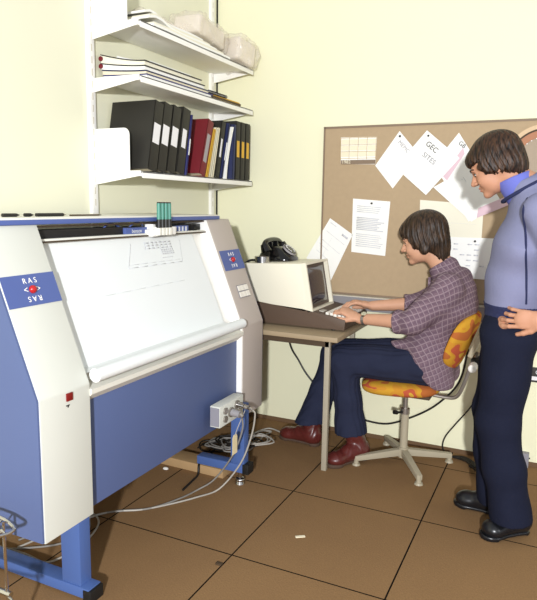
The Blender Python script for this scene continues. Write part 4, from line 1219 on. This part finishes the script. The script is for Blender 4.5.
# ------------------------------------------------------------------ standing young man
def standing():
    S_ = Solid()
    pel = (1.495, .72, .86); wst = (1.50, .72, 1.0); che = (1.525, .72, 1.20); upc = (1.545, .72, 1.335); nb = (1.505, .72, 1.425)
    S_.add(cone(pel, wst, .10, .09, ((0, 1, 0), 1.35))).add(cone(wst, che, .09, .105, ((0, 1, 0), 1.35)), .03).add(cone(che, upc, .105, .07, ((0, 1, 0), 1.6)), .03)
    S_.add(cone(upc, nb, .07, .056), .03)
    T, B, sc = head(S_, (1.392, .72, 1.500), R(27), R(6), .95)
    S_.add(cone(nb, T(-.03, 0, -.055), .056, .054), .02)
    arms = (((1.575, .535, 1.33), (1.735, .475, 1.04), (1.615, .525, .930)), ((1.565, .905, 1.33), (1.70, .985, 1.04), (1.60, .92, .935)))
    for sh, el, wr in arms:
        S_.add(cone(sh, el, .050, .040), .02).add(cone(el, wr, .040, .027), .01)
    hand(S_, (1.620, .516, .932), (-.10, .006, -.002), (.10, -1, .02), .95, curl=(14, 30, 26), side=1, spread=4, splay=3, lens=(1.2, 1.25, 1.2, 1.15),
         thumb=[(.02, .020, -.004), (.050, .046, -.006), (.078, .058, -.008), (.100, .066, -.016)])
    hand(S_, (1.597, .918, .935), (-.10, -.02, -.01), (.1, 1, .05), 1.0, curl=(10, 25, 25), side=-1)
    legs = (((1.495, .635, .86), (1.478, .635, .48), (1.548, .64, .09)), ((1.485, .805, .86), (1.440, .805, .48), (1.478, .81, .09)))
    for hp, kn, an in legs:
        S_.add(cone(hp, kn, .08, .055), .03).add(cone(kn, an, .052, .040), .02)
    body = S_.build('person', 'skin2', None, .0035, origin=(1.51, .72, 0))
    tag(body, 'dark-haired young man standing in a blue sweater with his hand on his hip', 'person')
    face_bits(T, B, body)
    h = hair_solid(T, B, sc, 4.1, side=-.040, nape=-.085, face=.046, fr_z=.040, vol=.95)
    h.build('hair', 'hair2', body, .0035)
    # sweater
    Q = Solid()
    Q.add(cone((1.50, .72, .97), (1.505, .72, 1.05), .118, .115, ((0, 1, 0), 1.35)))
    Q.add(cone((1.505, .72, 1.05), (1.525, .72, 1.19), .115, .118, ((0, 1, 0), 1.4)), .04)
    Q.add(cone((1.525, .72, 1.19), (1.548, .72, 1.345), .118, .078, ((0, 1, 0), 1.8)), .04)
    Q.add(cone((1.545, .72, 1.335), (1.515, .72, 1.40), .095, .074, ((0, 1, 0), 1.2)), .03)
    Q.add(cone((1.60, .72, 1.36), (1.575, .72, 1.44), .06, .04, ((0, 1, 0), 1.5)), .04)
    for sh, el, wr in arms:
        d = nrm(V3(wr) - V3(el))
        Q.add(cone(V3(sh) + V3((0, 0, 0)), el, .068, .054), .03).add(cone(el, V3(wr) - d * .05, .052, .040), .015)
    Q.cut(half((0, 0, .945), (0, 0, -1)), .004)
    Q.sub(cone((1.53, .72, 1.34), (1.44, .72, 1.51), .060, .074), .003)
    Q.noise(wrinkle(.003, 22, .5))
    so = Q.build('sweater', 'sweater', body, .0045)
    W = Solid().add(cone((1.498, .72, .925), (1.50, .72, .955), .112, .121, ((0, 1, 0), 1.33)))
    W.cut(half((0, 0, .905), (0, 0, -1))).cut(half((0, 0, .962), (0, 0, 1)))
    W.noise(lambda P: .0012 * np.sin(np.arctan2(P[:, 1] - .72, P[:, 0] - 1.5) * 90))
    W.build('waist_rib', 'rib', so, .0045)
    for sh, el, wr in arms:
        d = nrm(V3(wr) - V3(el)); MB().cyl(V3(wr) - d * .075, V3(wr) - d * .03, .043, .040, 24).build('cuff', 'rib', so)
    # seam cord down the sleeve, laid on the knit surface
    def near(x, z):
        y = np.arange(.36, .72, .001); d = Q.ev(np.stack([np.full_like(y, x), y, np.full_like(y, z)], 1))
        i = np.argmax(d < .001); return (x, float(y[i]) if d[i] < .001 else .6, z)
    sp_ = [(1.522, 1.375), (1.516, 1.34), (1.518, 1.30), (1.526, 1.26), (1.533, 1.21), (1.537, 1.16), (1.541, 1.10), (1.545, 1.04), (1.548, .98)]
    MB().tube([near(x, z) for x, z in sp_], .0040, 8, 6).build('seam_cord', 'rib', so)
    # shirt collar and neckline band
    nk = nrm(V3((-.10, 0, .18)))
    C_ = Solid().add(cone((1.53, .72, 1.36), (1.452, .72, 1.462), .074, .066, ((0, 1, 0), 1.06)))
    C_.sub(cone((1.56, .72, 1.32), (1.43, .72, 1.49), .055, .060, ((0, 1, 0), 1.06)), .003)
    C_.cut(half((1.468, .72, 1.462), nrm((-.42, 0, .9)))).cut(half((1.53, .72, 1.35), -nk)).sub(rbox((1.405, .72, 1.37), (.03, .012, .06), rd=.004))
    C_.build('shirt_collar', 'collar', body, .004)
    n_ = 40; c0 = V3((1.500, .72, 1.408)); ax = nrm((-.52, 0, .85)); u_ = nrm(np.cross((0, 1, 0), ax)); pts = []
    for i in range(n_):
        a = 2 * math.pi * i / n_; ca, sa = math.cos(a), math.sin(a)
        pts.append(c0 + u_ * ca * .088 + V3((0, 1, 0)) * sa * .088)
    MB().tube(pts, .0078, 8, 0, closed=True).build('neckline_band', 'rib', so, sharp=0)
    # trousers
    J = Solid()
    J.add(cone((1.492, .72, .84), (1.497, .72, .90), .120, .108, ((0, 1, 0), 1.33)))
    for hp, kn, an in legs:
        hp, kn, an = V3(hp), V3(kn), V3(an)
        J.add(cone(hp + V3((0, 0, -.03)), kn, .104, .084), .03)
        J.add(cone(kn, kn + (an - kn) * .5, .084, .080), .02)
        J.add(cone(kn + (an - kn) * .5, an + (an - kn) * .12, .078, .084), .03)
    J.cut(half((1.56, 0, .078), (.12, 0, -1))).cut(half((0, 0, .925), (0, 0, 1)))
    J.noise(wrinkle(.005, 20, 3.0))
    jo = J.build('trousers', 'trousers', body, .0045)
    shoe('shoe', (1.620, .715), (1.457, .572), (1.57, .64, .1), 'shoe', 'shoe', body, 'black leather shoe nearer the camera', False, .044)
    shoe('shoe', (1.545, .80), (1.305, .835), (1.49, .81, .1), 'shoe', 'shoe', body, 'black leather shoe nearer the wall', False, .044)
standing()

# ------------------------------------------------------------------ plastic-wrapped packets on the top shelf
def packet(name, label, c, r, rz, seed, tilt=0):
    t = thing(name, label, 'packet', (c[0], c[1], c[2] - r[2]))
    B = np.array(Matrix.Rotation(R(rz), 3, 'Z') @ Matrix.Rotation(R(tilt), 3, 'X'))
    S_ = Solid().add(rbox(c, r, B, .03))
    S_.noise(lambda P: .011 * np.abs(np.sin(26 * P[:, 0] + 17 * P[:, 1] + seed + 2 * np.sin(20 * P[:, 2]))) + .008 * np.abs(np.sin(33 * P[:, 2] - 21 * P[:, 1] + 2 * seed)) - .004 * np.abs(np.sin(70 * P[:, 1] + 50 * P[:, 0])) - .006)
    S_.build('plastic_bag', 'plastic', t, .006)
    I = Solid().add(rbox(c, V3(r) * .78, B, .012)); I.build('contents', 'bagged', t, .008)
packet('wrapped_packet', 'clear plastic wrapped packet lying on the top shelf beside the paper pile', (-.18, 1.03, 2.232), (.10, .18, .060), 2, .3, -6)
packet('wrapped_bundle', 'crumpled clear plastic bundle at the right end of the top shelf', (-.125, 1.30, 2.180), (.125, .105, .078), -8, 2.2, -10)
packet('wrapped_roll', 'pale plastic wrapped roll at the back of the top shelf', (-.245, .80, 2.215), (.045, .24, .028), 0, 4.0, -2)
